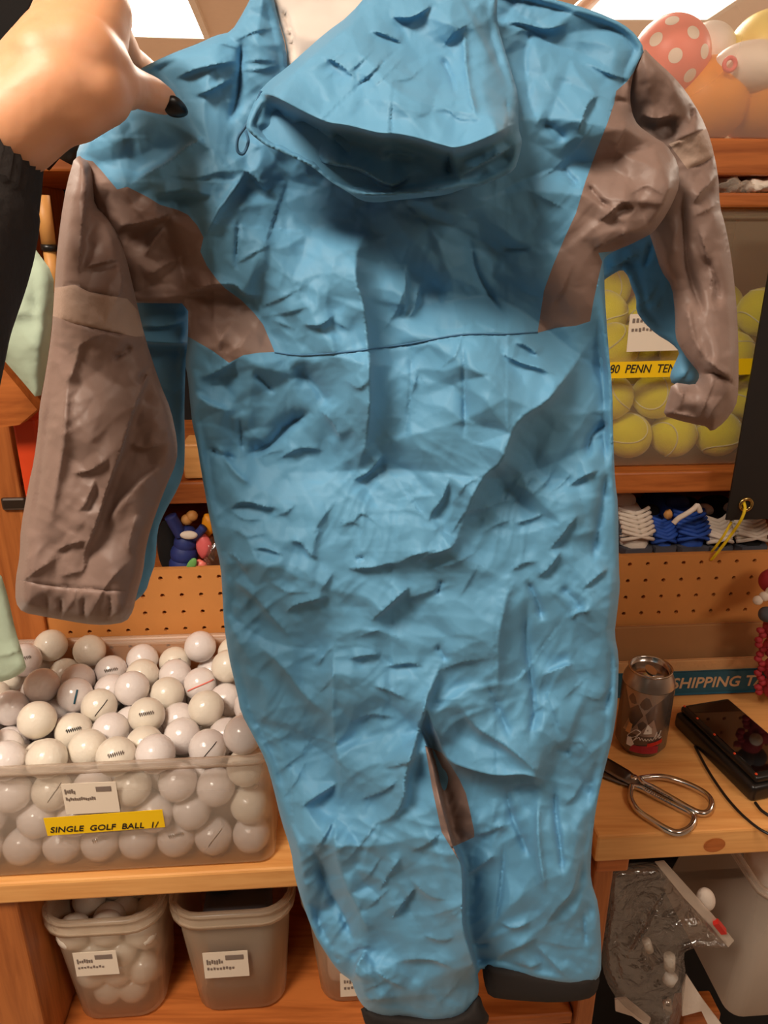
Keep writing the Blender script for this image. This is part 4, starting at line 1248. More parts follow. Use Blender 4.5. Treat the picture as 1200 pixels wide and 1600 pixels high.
# back seam and drawcord loop
def on_body(pts, lift=.0012, c=body):
    p = np.array(pts, float); d = np.maximum(edge_dist(p, c.poly), 0)
    return [Vector(q) for q in to_world(p, c.height(p, d) + lift)]
def dense(pts, k=10): return [(v.x, v.y) for v in spline([Vector((x, y, 0)) for x, y in pts], k)]
tube('back_seam', on_body(dense([(429, 551), (470, 555), (520, 552), (575, 546), (640, 537), (720, 523), (790, 522), (840, 519)]), .0002), .0005, M['thread'], suit, 6)
tube('drawcord', [Vector(q) for q in to_world(np.array(dense([(408, 142), (399, 165), (385, 195), (372, 215), (371, 235), (380, 240), (388, 222), (384, 205)])), np.interp(np.arange(len(dense([(0, 0)] * 8))), [0, 30, 70], [.040, .036, .030]))], .0009, M['thread'], suit, 6)

# ------------------------------------------------------------------ hand, wrist and sleeve of the person holding the suit
per = empty('person', at_y(-60, 560, .40), 'person reaching in from the left, black knit sleeve, bare hand pinching the suit shoulder', 'person')
def capsule_union(name, chains, mat, parent, voxel=.0022, smooth=6):
    bm = bmesh.new()
    for ch in chains:
        pts = [at_y(px, py, y) for (px, py, y, r) in ch]
        rad = [r for (_, _, _, r) in ch]
        # ball at each joint and a tapered tube between
        fine, fr = [], []
        for i in range(len(pts) - 1):
            for k in range(4):
                t = k / 4; fine.append(pts[i].lerp(pts[i + 1], t)); fr.append(rad[i] + (rad[i + 1] - rad[i]) * t)
        fine.append(pts[-1]); fr.append(rad[-1])
        vs, fs = tube_data(fine, fr, 16)
        bv = [bm.verts.new(v) for v in vs]
        for f in fs: bm.faces.new([bv[i] for i in f])
        for p, r in zip(pts, rad):
            bmesh.ops.create_icosphere(bm, subdivisions=3, radius=r, matrix=Matrix.Translation(p))
    me = bpy.data.meshes.new(name); bm.to_mesh(me); bm.free()
    o = put_mesh(name, me, mat, parent)
    md = o.modifiers.new('remesh', 'REMESH'); md.mode = 'VOXEL'; md.voxel_size = voxel; md.use_smooth_shade = True
    sm_ = o.modifiers.new('smooth', 'SMOOTH'); sm_.iterations = smooth; sm_.factor = .5
    return o
hand = capsule_union('hand', [
    # wrist and back of the hand
    [(-30, 235, .400, .0235), (20, 180, .405, .0240), (64, 132, .410, .0212)],
    [(-10, 190, .405, .0215), (54, 128, .415, .0180), (104, 64, .430, .0165)],
    [(20, 200, .400, .0220), (80, 150, .405, .0215), (125, 125, .412, .0200)],
    [(54, 116, .410, .0185), (94, 78, .418, .0198), (140, 55, .430, .0190), (155, 20, .438, .0165)],
    [(92, 58, .424, .0158), (118, 10, .434, .0175), (125, -35, .440, .0160)],
    [(78, 104, .408, .0200), (125, 95, .414, .0215), (150, 110, .420, .0185)],
    # thumb
    [(95, 140, .406, .0215), (142, 140, .412, .0185), (178, 132, .424, .0135), (212, 138, .442, .0098), (238, 148, .453, .0092), (256, 157, .462, .0078)],
    [(60, 165, .402, .0200), (110, 165, .406, .0175), (160, 150, .416, .0145)],
    # index finger curls behind the cloth
    [(150, 15, .440, .0120), (178, 52, .470, .0098), (200, 92, .500, .0090), (228, 112, .528, .0082), (252, 128, .540, .0074)],
    # middle, ring and little fingers folded behind
    [(135, -20, .445, .0118), (168, 10, .490, .0100), (186, 60, .528, .0092), (205, 110, .545, .0082)],
    [(115, -40, .445, .0112), (150, -5, .500, .0096), (165, 50, .535, .0088), (180, 105, .548, .0078)],
    [(90, -45, .440, .0104), (125, -5, .500, .0086), (140, 45, .532, .0078), (150, 90, .545, .0070)],
], M['skin'], per, .0022, 8)
# long dark thumb nail on the thumb tip
n0, n1 = at_y(258, 160, .4535), at_y(293, 177, .463)
dirn = (n1 - n0).normalized(); sd_ = dirn.cross(Vector((0, 1, 0))).normalized(); nn = dirn.cross(sd_)
bm = bmesh.new(); bmesh.ops.create_uvsphere(bm, u_segments=24, v_segments=16, radius=1.0)
for v in bm.verts:
    f = (v.co.x + 1) / 2
    v.co = n0.lerp(n1, .5) + dirn * v.co.x * (n1 - n0).length * .52 + sd_ * v.co.y * .0058 * (1.15 - .55 * f) + nn * v.co.z * .0026
o = from_bm('thumb_nail', bm, M['nail'], hand, True); o['label'] = 'long black painted thumb nail'
# ribbed cuff and sleeve
ax = [at_y(*c) for c in ((-16, 214, .404), (-32, 300, .388), (-58, 400, .365), (-100, 520, .335), (-160, 660, .295))]
vs, fs = [], []
prev = None
fine = spline(ax, 10)
N = 64
for i, p in enumerate(fine):
    t = (fine[min(i + 1, len(fine) - 1)] - fine[max(i - 1, 0)]).normalized()
    a = t.cross(Vector((0, 1, 0))).normalized(); b2 = t.cross(a)
    f = i / (len(fine) - 1)
    r0 = .0240 + .008 * f
    if i == 0: r0 = .0222
    if i == 1: r0 = .0236
    for k in range(N):
        q = 2 * PI * k / N
        rr = r0 + (.0007 * (1 if k % 2 else -1) if 0.04 < f < .28 else 0 if f <= .04 else .0016 * math.sin(3 * q + 9 * f))
        vs.append(p + (a * math.cos(q) + b2 * math.sin(q)) * rr)
half = int(len(fine) * .28)
for i in range(len(fine) - 1):
    for k in range(N): fs.append((i * N + k, i * N + (k + 1) % N, (i + 1) * N + (k + 1) % N, (i + 1) * N + k))
slv = from_py('sleeve', vs, fs[half * N:], M['knit'], per)
from_py('ribbed_cuff', vs[:(half + 1) * N], fs[:half * N], M['knit'], slv)

# ------------------------------------------------------------------ things on the right-hand workbench
# drinks can
cc = at_z(999, 1164, zR); cs = to_shelf(cc)
can = empty('drink_can', cc, 'silver and dark drinks can with mountain print standing on the workbench', 'can')
def lathe(name, prof_, c, mat, par, n=48):
    vs, fs = lathe_data(prof_, c, n); return from_py(name, vs, fs, mat, par)
RC, HC = .0330, .122
lathe('body', [(.0, .004), (.020, .004), (.0235, .0), (.0255, .0), (.0290, .006), (RC, .013), (RC, HC - .020)], cc, M['candark'], can)
lathe('shoulder', [(RC, HC - .020), (.0318, HC - .014), (.0272, HC - .004), (.0262, HC - .002)], cc, M['cansilver'], can)
lathe('lid', [(.0262, HC - .002), (.0276, HC - .001), (.0278, HC + .001), (.0266, HC + .002), (.0252, HC), (.0246, HC - .006), (.0225, HC - .0065), (.0222, HC - .0050), (.0, HC - .0050)], cc, M['alu'], can)
vdir = Vector((-cc.x, -cc.y, 0)).normalized(); ang0 = math.atan2(vdir.y, vdir.x)
def on_can(a, z, r=RC + .0003):   # a: across to the right as seen from the front, radians
    return Vector((cc.x + r * math.cos(ang0 + a), cc.y + r * math.sin(ang0 + a), cc.z + z))
bm = bmesh.new()
tb = bmesh.ops.create_circle(bm, cap_ends=True, radius=.008, segments=20)
for v in tb['verts']: v.co = Vector(cc) + Vector((v.co.x * .8, v.co.y * 1.5 - .002, HC - .0035))
r_ = bmesh.ops.extrude_face_region(bm, geom=bm.faces[:])
for v in [g for g in r_['geom'] if isinstance(g, bmesh.types.BMVert)]: v.co.z += .0012
from_bm('pull_tab', bm, M['steel'], can)
def can_patch(name, poly, mat, dz=.0004):
    q = resample(poly, .06); c0 = q.mean(0)
    bm = bmesh.new()
    P = [Vector((a, z * 10)) for a, z in q]
    vs = []; n = len(q)
    r2 = geometry.delaunay_2d_cdt([Vector((a, z)) for a, z in q], [], [list(range(n))], 1, 1e-6)
    vs = [on_can(v.x, v.y / 30, RC + dz) for v in r2[0]]
    return from_py(name, vs, [tuple(f) for f in r2[2]], mat, can)
can_patch('silver_panel', [(-.9, 3.05), (-.55, 2.2), (-.25, 2.5), (.0, 2.05), (.35, 2.6), (.9, 3.05)], M['cansilver'])
can_patch('mountain_print', [(-.75, 1.15), (-.55, 1.75), (-.35, 1.35), (-.1, 1.9), (.05, 2.15), (.22, 1.7), (.4, 1.95), (.62, 1.3), (.8, 1.15)], M['cansilver'])
can_patch('peak_print', [(.08, 1.25), (.2, 1.72), (.36, 1.55), (.4, 1.3)], M['whitepl'], .0006)
can_patch('orange_print', [(-.62, 1.1), (-.52, 1.6), (-.36, 1.55), (-.42, 1.1)], M['cardboard_edge'], .0006)
can_patch('red_print', [(.28, .84), (.9, 1.0), (.9, .82), (.28, .66)], M['red'], .0007)
can_patch('pink_print', [(-.3, .62), (.3, .72), (.75, .7), (.75, .38), (-.35, .32)], M['crimson'], .0006)
can_patch('white_print', [(-.5, .9), (-.35, .98), (-.2, .7), (-.3, .55), (-.5, .55)], M['whitepl'], .0008)
scr = [(-.02, 1.32), (-.2, 1.36), (-.42, 1.1), (-.5, .95), (-.38, .93), (-.2, 1.05), (-.02, 1.3), (-.12, 1.1), (-.25, .82), (-.2, .9), (-.05, 1.06), (0, .95), (.06, 1.05), (.12, .95), (.17, 1.05), (.22, .96), (.28, 1.06), (.34, .98), (.38, 1.08), (.44, 1.0), (.5, 1.1), (.6, 1.38), (.55, 1.05), (.68, 1.2), (.76, 1.42), (.7, 1.08), (.82, 1.12)]
tube('script_lettering', [on_can(a, z / 30, RC + .0007) for a, z in dense(scr, 5)], .00042, M['whitepl'], can, 5)

# cardboard carton of shipping tags against the back strip
bx = empty('carton', shelf(.42, dbox + .02, zR), 'open cardboard carton printed SHIPPING TAGS on a teal band behind the can', 'carton')
uc0, uc1 = U(900, 1060, dbox), 1.0 - .02
zt0, zt1, zb0 = to_shelf(at_d(1100, 1030, dbox)).z, to_shelf(at_d(1100, 1047, dbox)).z, to_shelf(at_d(1100, 1083, dbox)).z
dback = min(dbox + .03, DP - .004)
zback = to_shelf(at_d(1080, 974, dback)).z
board('front_flap', uc0, uc1, dbox, dbox + .003, zR, zt0, M['cardboard_edge'], bx)
board('back_wall', uc0, uc1, dback - .003, dback, zR, zback, M['cardboard'], bx)
board('bottom', uc0, uc1, dbox + .003, dback - .003, zR, zR + .003, M['cardboard'], bx)
board('end_wall', uc0, uc0 + .003, dbox + .003, dback - .003, zR + .003, zt0, M['cardboard'], bx)
board('end_wall', uc1 - .003, uc1, dbox + .003, dback - .003, zR + .003, zt0, M['cardboard'], bx)
tbnd = board('teal_band', uc0, uc1, dbox - .0008, dbox, zb0, zt1, M['teal'], bx)
hl = (zt1 - zb0)
text_obj('lettering', 'SHIPPING TAGS', hl * .62, M['letter'], tbnd, shelf(U(1049, 1070, dbox), dbox - .0012, zb0 + hl * .28), su, (0, 0, 1), shear=.12, bold=.0004, width=U(1224, 1066, dbox) - U(1049, 1066, dbox))

# scissors lying on the bench
sci = empty('scissors', at_z(1010, 1235, zR), 'open steel kitchen scissors with ribbed loop handles lying on the workbench', 'scissors')
def bz(px, py, dz=.004): return at_z(px, py, zR + dz)
def ribbon(name, pts, w0, th, mat, par, closed=False):
    pts = [Vector(p) for p in pts]; n = len(pts); vs, fs = [], []
    for i, p in enumerate(pts):
        a = pts[(i + 1) % n] if closed else pts[min(i + 1, n - 1)]
        b = pts[i - 1] if closed else pts[max(i - 1, 0)]
        t = (a - b).normalized(); s_ = t.cross(Vector((0, 0, 1))).normalized()
        w_ = w0[i] if isinstance(w0, list) else w0
        for (x, z) in ((-.5, -.3), (-.5, .3), (-.3, .5), (.3, .5), (.5, .3), (.5, -.3), (.3, -.5), (-.3, -.5)):
            vs.append(p + s_ * w_ * x + Vector((0, 0, th * z)))
    m = n if closed else n - 1
    for i in range(m):
        for k in range(8): fs.append((i * 8 + k, i * 8 + (k + 1) % 8, ((i + 1) % n) * 8 + (k + 1) % 8, ((i + 1) % n) * 8 + k))
    if not closed: fs += [tuple(range(8))[::-1], tuple((n - 1) * 8 + k for k in range(8))]
    return from_py(name, vs, fs, mat, par)
l1 = [(1000, 1217), (1022, 1214), (1045, 1216), (1075, 1226), (1100, 1239), (1111, 1252), (1108, 1267), (1096, 1271), (1078, 1264), (1050, 1248), (1022, 1232), (1005, 1224)]
l2 = [(987, 1228), (985, 1246), (996, 1266), (1020, 1283), (1044, 1297), (1060, 1301), (1076, 1295), (1084, 1283), (1080, 1273), (1060, 1262), (1030, 1247), (1002, 1232)]
h1 = ribbon('handle', [bz(x, y, .007) for x, y in dense(l1 + [l1[0]], 6)[:-1]], .0064, .007, M['steel'], sci, True)
h2_ = ribbon('handle', [bz(x, y, .005) for x, y in dense(l2 + [l2[0]], 6)[:-1]], .0064, .007, M['steel'], sci, True)
bl = [bz(x, y, .006) for x, y in ((998, 1226), (975, 1211), (945, 1193), (905, 1172))]
ribbon('blade', bl, [.016, .024, .024, .010], .0022, M['steel_dark'], sci)
ribbon('blade', [bz(x, y, .0035) for x, y in ((1000, 1226), (972, 1217), (940, 1205), (895, 1188))], [.016, .022, .020, .010], .0022, M['steel_dark'], sci)
lathe('pivot_screw', [(0, .009), (.004, .009), (.005, .0075), (.005, .002)], at_z(990, 1222, zR), M['steel'], sci, 20)
for (x0, y0, x1, y1) in ((1008, 1226, 1048, 1247), (1008, 1233, 1050, 1257)):
    vs, fs = [], []
    for k in range(14):
        a, b = bz(x0 + (x1 - x0) * k / 13, y0 + (y1 - y0) * k / 13, .011), None
        v2, f2 = tube_data([a - su * .0012 - Vector((0, .001, 0)), a + su * .0012 + Vector((0, .001, 0))], .0006, 6)
        fs += [tuple(i + len(vs) for i in f) for f in f2]; vs += v2
    from_py('grip_ribs', vs, fs, M['steel_dark'], sci)

# black glossy device on the bench
d0, d1 = at_z(1052, 1135, zR + .0), at_z(1172, 1256, zR)
ux = (d1 - d0); ux.z = 0; ln_ = ux.length; ux.normalize(); vx = Vector((-ux.y, ux.x, 0))
if vx.x < 0: vx = -vx
dev = empty('black_device', d0 + ux * ln_ / 2 + vx * .04, 'black box device with a glossy sloping top and small red marks, cable at its side', 'device')
dx = lambda c: d0 + ux * c.x + vx * c.y + Vector((0, 0, c.z))
bm = bmesh.new(); add_box(bm, (-.002, 0, 0), (ln_, .085, .024), dx, .006, 3); from_bm('case', bm, M['blackplastic'], dev, True)
bm = bmesh.new(); add_box(bm, (.0, .006, .024), (ln_ - .004, .083, .034), dx, .004, 3); up_ = from_bm('upper_case', bm, M['blackplastic'], dev, True)
bm = bmesh.new(); add_box(bm, (.006, .012, .0335), (ln_ - .012, .079, .0350), dx, .0006, 1); from_bm('glossy_panel', bm, M['blackgloss'], dev)
for k, f in enumerate((.02, .2, .43, .68, .93)):
    bm = bmesh.new(); add_box(bm, (ln_ * f, .008, .034), (ln_ * f + .003, .0105, .0362), dx, .0005, 1); q = from_bm('red_mark', bm, M['orangered'], dev)
tube('cable', spline([at_z(x, y, zR + .003) for x, y in ((1086, 1166), (1103, 1198), (1120, 1225), (1140, 1252), (1165, 1278), (1195, 1300), (1240, 1318))], 6), .0017, M['blackplastic'], None)
q = COL.objects['cable']; tag(q, 'thin black cable curving from the device to the bench edge at right', 'cable')
tube('cable', spline([at_z(x, y, zR + .003) for x, y in ((1180, 1254), (1192, 1268), (1215, 1280), (1260, 1290))], 6), .0019, M['blackplastic'], dev)

# stuffed toy at the right edge
st = empty('stuffed_toy', at_d(1225, 1110, dbox - .03), 'red and cream stuffed toy leaning at the right edge of the bench', 'toy')
ds_ = dbox - .035
P_ = lambda x, y, k=0: at_d(x, y, ds_ + k)
bm = bmesh.new()
for (x, y, r) in ((1215, 1075, .020), (1213, 1045, .018), (1212, 1012, .017), (1211, 980, .016), (1225, 1060, .022), (1222, 1000, .02)):
    bmesh.ops.create_icosphere(bm, subdivisions=3, radius=r, matrix=Matrix.Translation(P_(x, y)))
bd = from_bm('body', bm, M['crimson'], st, True)
for k in range(14):
    x, y = 1188 + 4 * math.sin(k * 1.9), 985 + k * 7.4
    blob('tuft', P_(x, y, -.004), (.0055, .005, .0048), M['crimson'], bd, 2, None, .1, k)
bm = bmesh.new()
for (x, y, r) in ((1184, 938, .0065), (1194, 932, .0068), (1206, 926, .0085), (1220, 915, .011)):
    bmesh.ops.create_icosphere(bm, subdivisions=3, radius=r, matrix=Matrix.Translation(P_(x, y, -.012)))
arm = from_bm('arm', bm, M['white'], st, True)
bm = bmesh.new()
for (x, y, r) in ((1206, 908, .017), (1225, 900, .022)):
    bmesh.ops.create_icosphere(bm, subdivisions=3, radius=r, matrix=Matrix.Translation(P_(x, y, .004)))
from_bm('hood', bm, M['crimson'], st, True)
bm = bmesh.new()
for (x, y, r) in ((1198, 960, .011), (1212, 962, .013), (1230, 962, .014)):
    bmesh.ops.create_icosphere(bm, subdivisions=3, radius=r, matrix=Matrix.Translation(P_(x, y, -.006)))
from_bm('scarf', bm, M['slate'], st, True)
bm = bmesh.new()
for (x, y, r) in ((1212, 1010, .009), (1214, 1040, .010), (1215, 1070, .010)):
    bmesh.ops.create_icosphere(bm, subdivisions=3, radius=r, matrix=Matrix.Translation(P_(x, y, -.018)))
from_bm('leg', bm, M['white'], st, True)

# ------------------------------------------------------------------ shoes in the cubby
zc = zP - .014
def shoe(px, dd, h, wd, ln, upper, lace, tongue, label, loops=6, spill=False):
    b = to_shelf(at_d(px, 850, dd)); c0 = shelf(b.x, dd, zc)
    t = empty('shoe', c0, label, 'shoe', rot=YAW)
    W = lambda u, v, z: c0 + gm @ Vector((u, v, z))
    vs, fs = [], []; n = 20; rows = 10
    for i in range(rows):
        f = i / (rows - 1)
        v0 = f * ln
        ww = wd / 2 * (.55 + .45 * math.sin(min(1, f * 1.6 + .1) * PI / 2)); hh = h * (.45 + .55 * min(1, f * 2.0)) if f < .6 else h * (1 - .1 * (f - .6))
        if i == 0: ww *= .55; hh *= .6
        for k in range(n):
            q = 2 * PI * k / n; sx, sz = math.cos(q), math.sin(q)
            vs.append(W(ww * math.copysign(abs(sx) ** .7, sx), v0, hh / 2 + hh / 2 * math.copysign(abs(sz) ** .75, sz)))
    for i in range(rows - 1):
        for k in range(n): fs.append((i * n + k, i * n + (k + 1) % n, (i + 1) * n + (k + 1) % n, (i + 1) * n + k))
    fs += [tuple(range(n))[::-1], tuple((rows - 1) * n + k for k in range(n))]
    from_py('upper', vs, fs, upper, t)
    sv = [W(wd * .52 * a * (1 if b > .01 else .8), b, z) for z in (0, .010) for (a, b) in ((-.8, -.004), (.8, -.004), (1, .03), (1, ln), (-1, ln), (-1, .03))]
    from_py('sole', sv, [(0, 1, 2, 3, 4, 5)[::-1], (6, 7, 8, 9, 10, 11)] + [(k, (k + 1) % 6, 6 + (k + 1) % 6, 6 + k) for k in range(6)], M['slate'], t, smooth=False)
    blob('tongue', W(0, ln * .5, h * .98), (wd * .3, .012, h * .24), tongue, t, 3)
    lv, lf = [], []
    for k in range(loops):
        f = .10 + .80 * k / loops
        z0 = h * (.35 + .62 * f); vv = -.003 + ln * .30 * f
        for s_ in (-1, 1):
            pts = spline([W(-s_ * wd * .40, vv + .006, z0 - .004), W(-s_ * wd * .15, vv - .004, z0 + .003), W(s_ * wd * .15, vv - .004, z0 + .008), W(s_ * wd * .40, vv + .006, z0 + .010)], 4)
            v2, f2 = tube_data(pts, .0032, 6); lf += [tuple(i + len(lv) for i in f_) for f_ in f2]; lv += v2
    from_py('laces', lv, lf, lace, t)
    return t
for a in ((973, DP + .05, .050, .035, .12, M['slate'], M['slate'], M['white'], 'grey shoe half hidden by the suit edge'),
          (998, DP + .035, .060, .060, .14, M['white'], M['white'], M['white'], 'white laced shoe nearest the suit in the cubby'),
          (1040, DP + .04, .042, .046, .13, M['royal'], M['royal'], M['blackmatte'], 'smaller blue laced shoe with a red fleck beside the white one'),
          (1086, DP + .035, .054, .060, .14, M['royal'], M['royal'], M['navy'], 'larger blue laced shoe in the middle of the cubby'),
          (1128, DP + .032, .044, .048, .13, M['blackmatte'], M['white'], M['white'], 'black shoe with white laces behind the yellow cord'),
          (1178, DP + .032, .046, .058, .13, M['blackmatte'], M['white'], M['white'], 'black shoe with white laces under the brass eyelet')):
    shoe(*a)
tag(tube('loose_lace', spline([at_d(x, y, DP + .028) for x, y in ((1052, 818), (1060, 810), (1072, 803), (1084, 795), (1090, 790), (1094, 800))], 5), .0038, M['white'], None, 8), 'loose white lace end curling above the blue shoes', 'lace')
tag(blob('wooden_peg', at_d(1044, 804, DP + .06), (.006, .006, .008), M['tanrod'], None, 3, None, .1, 5), 'small tan knob poking up between the two blue shoes', 'peg')

# black vinyl banner with eyelet and yellow cord
ban = empty('banner', at_d(1180, 815, DP - .006), 'black vinyl banner with a brass eyelet hanging at the right edge', 'banner')
dv = DP - .012
ub0 = U(1136, 805, dv); zv0 = to_shelf(at_d(1160, 812, dv)).z
bm = bmesh.new(); add_box(bm, (ub0, dv, zv0), (ub0 + .22, dv + .003, EYE + .02), lambda p: shelf(*p)); from_bm('sheet', bm, M['vinyl'], ban)
ey = to_shelf(at_d(1165, 788, dv))
vs, fs = [], []
for i in range(28):
    for k in range(10):
        a, b = 2 * PI * i / 28, 2 * PI * k / 10
        R_ = .0082 + .0026 * math.cos(b)
        vs.append(shelf(ey.x + R_ * math.cos(a), dv - .001 - .0022 * math.sin(b), ey.z + R_ * math.sin(a)))
for i in range(28):
    for k in range(10): fs.append((i * 10 + k, ((i + 1) % 28) * 10 + k, ((i + 1) % 28) * 10 + (k + 1) % 10, i * 10 + (k + 1) % 10))
from_py('eyelet', vs, fs, M['brass'], ban)
tag(tube('cord', spline([at_d(x, y, d) for x, y, d in ((1162, 784, dv + .001), (1164, 795, dv - .006), (1158, 812, dv - .010), (1145, 832, DP - .012), (1130, 852, DP - .010), (1114, 872, DP - .004), (1111, 874, DP + .002))], 6), .0020, M['cord'], None), 'yellow cord tied from the brass eyelet to the perforated strip', 'cord')
tag(tube('cord', spline([at_d(x, y, d) for x, y, d in ((1143, 815, DP - .006), (1132, 835, DP - .008), (1120, 852, DP - .004), (1112, 862, DP + .004))], 6), .0018, M['cord'], None), 'short loose end of the yellow cord behind the long one', 'cord')

# ------------------------------------------------------------------ top shelf toys
tp = zt_t
tbx = clear_bin('storage_bin', shelf(U(1170, 200, DS) + .02, DS + .155, tp), .40, .29, .165, .06, 'clear bin of bright toy balls on the topmost shelf', 'bin', M['sheet'], .006, .02)
def toyball(px, py, d, r, mat, label, name='toy_ball'):
    return tag(blob(name, at_d(px, py, d), (r, r, r), mat, None, 4), label, 'ball')
pk = empty('toy_ball', at_d(1047, 91, 1.06), 'pink toy ball with white dots in the topmost bin', 'ball')
pc = at_d(1047, 91, 1.06); PR = .049
blob('shell', pc, (PR, PR, PR), M['salmon'], pk, 4)
vw = (Vector((0, 0, EYE)) - pc).normalized(); rt_ = vw.cross(Vector((0, 0, 1))).normalized(); rt_ = -rt_ if rt_.x < 0 else rt_; upv = rt_.cross(vw); upv = -upv if upv.z < 0 else upv
for k, (a, b) in enumerate(((-.45, .45), (.12, .05), (.62, -.42), (-.1, .95), (.6, .55), (-.75, -.2), (-.3, -.5), (.1, -.95), (.95, .1))):
    dr = (vw * math.cos(a) * math.cos(b) + rt_ * math.sin(a) * math.cos(b) + upv * math.sin(b)).normalized()
    e1 = dr.cross(Vector((0, 0, 1))).normalized(); e2 = dr.cross(e1)
    vs = [pc + dr * (PR + .0008)] + [pc + (dr * PR * math.cos(.17) + (e1 * math.cos(q) + e2 * math.sin(q)) * PR * math.sin(.17)) * 1.006 for q in [2 * PI * j / 16 for j in range(16)]]
    from_py('dot', vs, [(0, 1 + j, 1 + (j + 1) % 16) for j in range(16)], M['whitepl'], pk)
for a in ((1105, 158, 1.06, .052, M['orange'], 'orange toy ball in front in the topmost bin'), (1185, 150, 1.07, .055, M['orange'], 'orange toy ball at the right edge of the topmost bin'),
          (1108, 78, 1.13, .034, M['whitepl'], 'small white ball behind the pink dotted one'), (1195, 82, 1.12, .050, M['yball'], 'pale yellow ball at the top right'),
          (1045, 175, 1.08, .046, M['salmon'], 'plain pink ball low in the topmost bin')):
    toyball(*a)
wf = empty('toy_whistle_ball', at_d(1172, 108, .995), 'creamy white hollow toy with a ringed hole lying on the orange balls', 'toy')
wc = at_d(1176, 104, 1.03)
blob('shell', wc, (.050, .030, .029), M['whitepl'], wf, 4)
hc = at_d(1139, 101, 1.005)
vs, fs = [], []
for i in range(24):
    for k in range(8):
        a, b = 2 * PI * i / 24, 2 * PI * k / 8
        R_ = .0070 + .0026 * math.cos(b)
        vs.append(shelf(*(to_shelf(hc) + Vector((R_ * math.cos(a), -.002 - .003 * math.sin(b), R_ * math.sin(a))))))
for i in range(24):
    for k in range(8): fs.append((i * 8 + k, ((i + 1) % 24) * 8 + k, ((i + 1) % 24) * 8 + (k + 1) % 8, i * 8 + (k + 1) % 8))
from_py('ring', vs, fs, M['pink'], wf)
# small clear odds and ends in the slim slot
for k, (x, y, nm, lb) in enumerate(((1138, 289, 'clear_scrap', 'crumpled clear wrapper in the slim slot under the top shelf'), (1185, 290, 'pink_scrap', 'pale pink crumpled packet in the slim slot'), (1165, 292, 'clear_scrap', 'grey see-through packet between the others in the slim slot'))):
    tag(blob(nm, at_d(x, y, DS + .02) + Vector((0, 0, -.001)), (.018, .02, .0095), M['milky'] if k != 1 else M['white'], None, 3, None, .28, k + 3), lb, 'packet')

def yplate(name, poly, y, th, mat, par=None, lean=0.0):
    bm = bmesh.new()
    f = bm.faces.new([bm.verts.new(at_y(a, b, y + lean * i)) for i, (a, b) in enumerate(poly)])
    r_ = bmesh.ops.extrude_face_region(bm, geom=[f])
    for v in [g for g in r_['geom'] if isinstance(g, bmesh.types.BMVert)]: v.co += Vector((0, th, 0))
    return from_bm(name, bm, mat, par)
# ------------------------------------------------------------------ left edge: hanging cloth, panels, rod, box
MINT = [(-90, 400), (0, 345), (32, 356), (52, 385), (84, 428), (84, 470), (80, 520), (72, 580), (62, 628), (30, 590), (0, 556), (-40, 560), (-50, 700), (-45, 880), (0, 892), (12, 930), (24, 985), (38, 1030), (42, 1046), (20, 1060), (0, 1066), (-90, 1080)]
Y0 = 0.70
MST = parse('''
s 3 9 25 20,420 40,460 70,470
s 3 9 25 10,500 40,490 75,500
s 3 8 20 30,560 50,540 70,545
v 2 12 8 50,400 55,450 50,520
s 5 4 15 0,1025 15,1022 36,1012
''')
mint = empty('hanging_shirt', at_y(10, 1066, Y0), 'mint green shirt hanging at the left edge over the end of the golf ball bin', 'shirt')
Cloth(MINT, .010, 30, 0.0, MST, .9, 91, .9, step=6, back=.006).build(mint, [], ('cloth', M['mint']))
Y0 = 0.50
def cheap(name, x0, y0, x1, y1, d, depth, mat, label, cat, bev=.003):
    a, b = to_shelf(at_d(x0, y0, d)), to_shelf(at_d(x1, y1, d))
    o = shelf_box(name, a.x, b.x, d, d + depth, b.z, a.z, mat, None, bev); return tag(o, label, cat)
cheap('red_box', 17, 655, 75, 778, .86, .08, M['orangered'], 'orange red box on the left behind the grey sleeve', 'box')
pst = empty('side_post', at_d(0, 900, .9215), 'brown wooden post at the far left with a dark metal clip', 'post')
a_ = U(-40, 700, .9215); b2_ = U(20, 700, .9215)
board('post', a_ - .03, b2_, .9215, .929, zL, EYE - .1, M['pine_post'], pst)
zz = to_shelf(at_d(0, 787, .9215)).z
board('metal_clip', b2_ - .025, b2_ + .006, .916, .9215, zz - .008, zz + .009, M['steel_dark'], pst)
# leaning tan board under the mint cloth
bm = bmesh.new()
q = [at_d(x, y, .83) for x, y in ((-60, 500), (0, 570), (58, 640), (30, 664), (0, 668), (-60, 660))]
f = bm.faces.new([bm.verts.new(p) for p in q])
r_ = bmesh.ops.extrude_face_region(bm, geom=[f])
for v in [g for g in r_['geom'] if isinstance(g, bmesh.types.BMVert)]: v.co += Vector((0, .02, 0))
tag(from_bm('leaning_board', bm, M['pine_dark'], None), 'leaning brown board below the hanging mint shirt', 'board')
rod = empty('wooden_rod', at_d(78, 420, .87), 'thin tan wooden rod with a black ring behind the black sleeve', 'rod')
ra, rb, rc_, rd_ = at_d(66, 305, .88), at_d(76, 382, .88), at_d(77, 392, .88), at_d(86, 455, .88)
tube('rod', [ra, rb], .0075, M['tanrod'], rod, 16); tube('ring', [rb, rc_], .0085, M['blackplastic'], rod, 16); tube('rod_end', [rc_, rd_], .0065, M['tanrod'], rod, 16)
jk = empty('dark_tool', at_d(100, 262, .86), 'dark clamp tool with a yellow tab lying on the upper shelf behind the wrist', 'tool')
bm = bmesh.new()
for (x0, y0, x1, y1, r) in ((66, 256, 92, 225, .009), (100, 250, 118, 205, .013)):
    v2, f2 = tube_data([at_d(x0, y0, .90), at_d(x1, y1, .90)], r, 14); bv = [bm.verts.new(v) for v in v2]
    for f_ in f2: bm.faces.new([bv[i] for i in f_])
from_bm('body', bm, M['blackplastic'], jk, True)
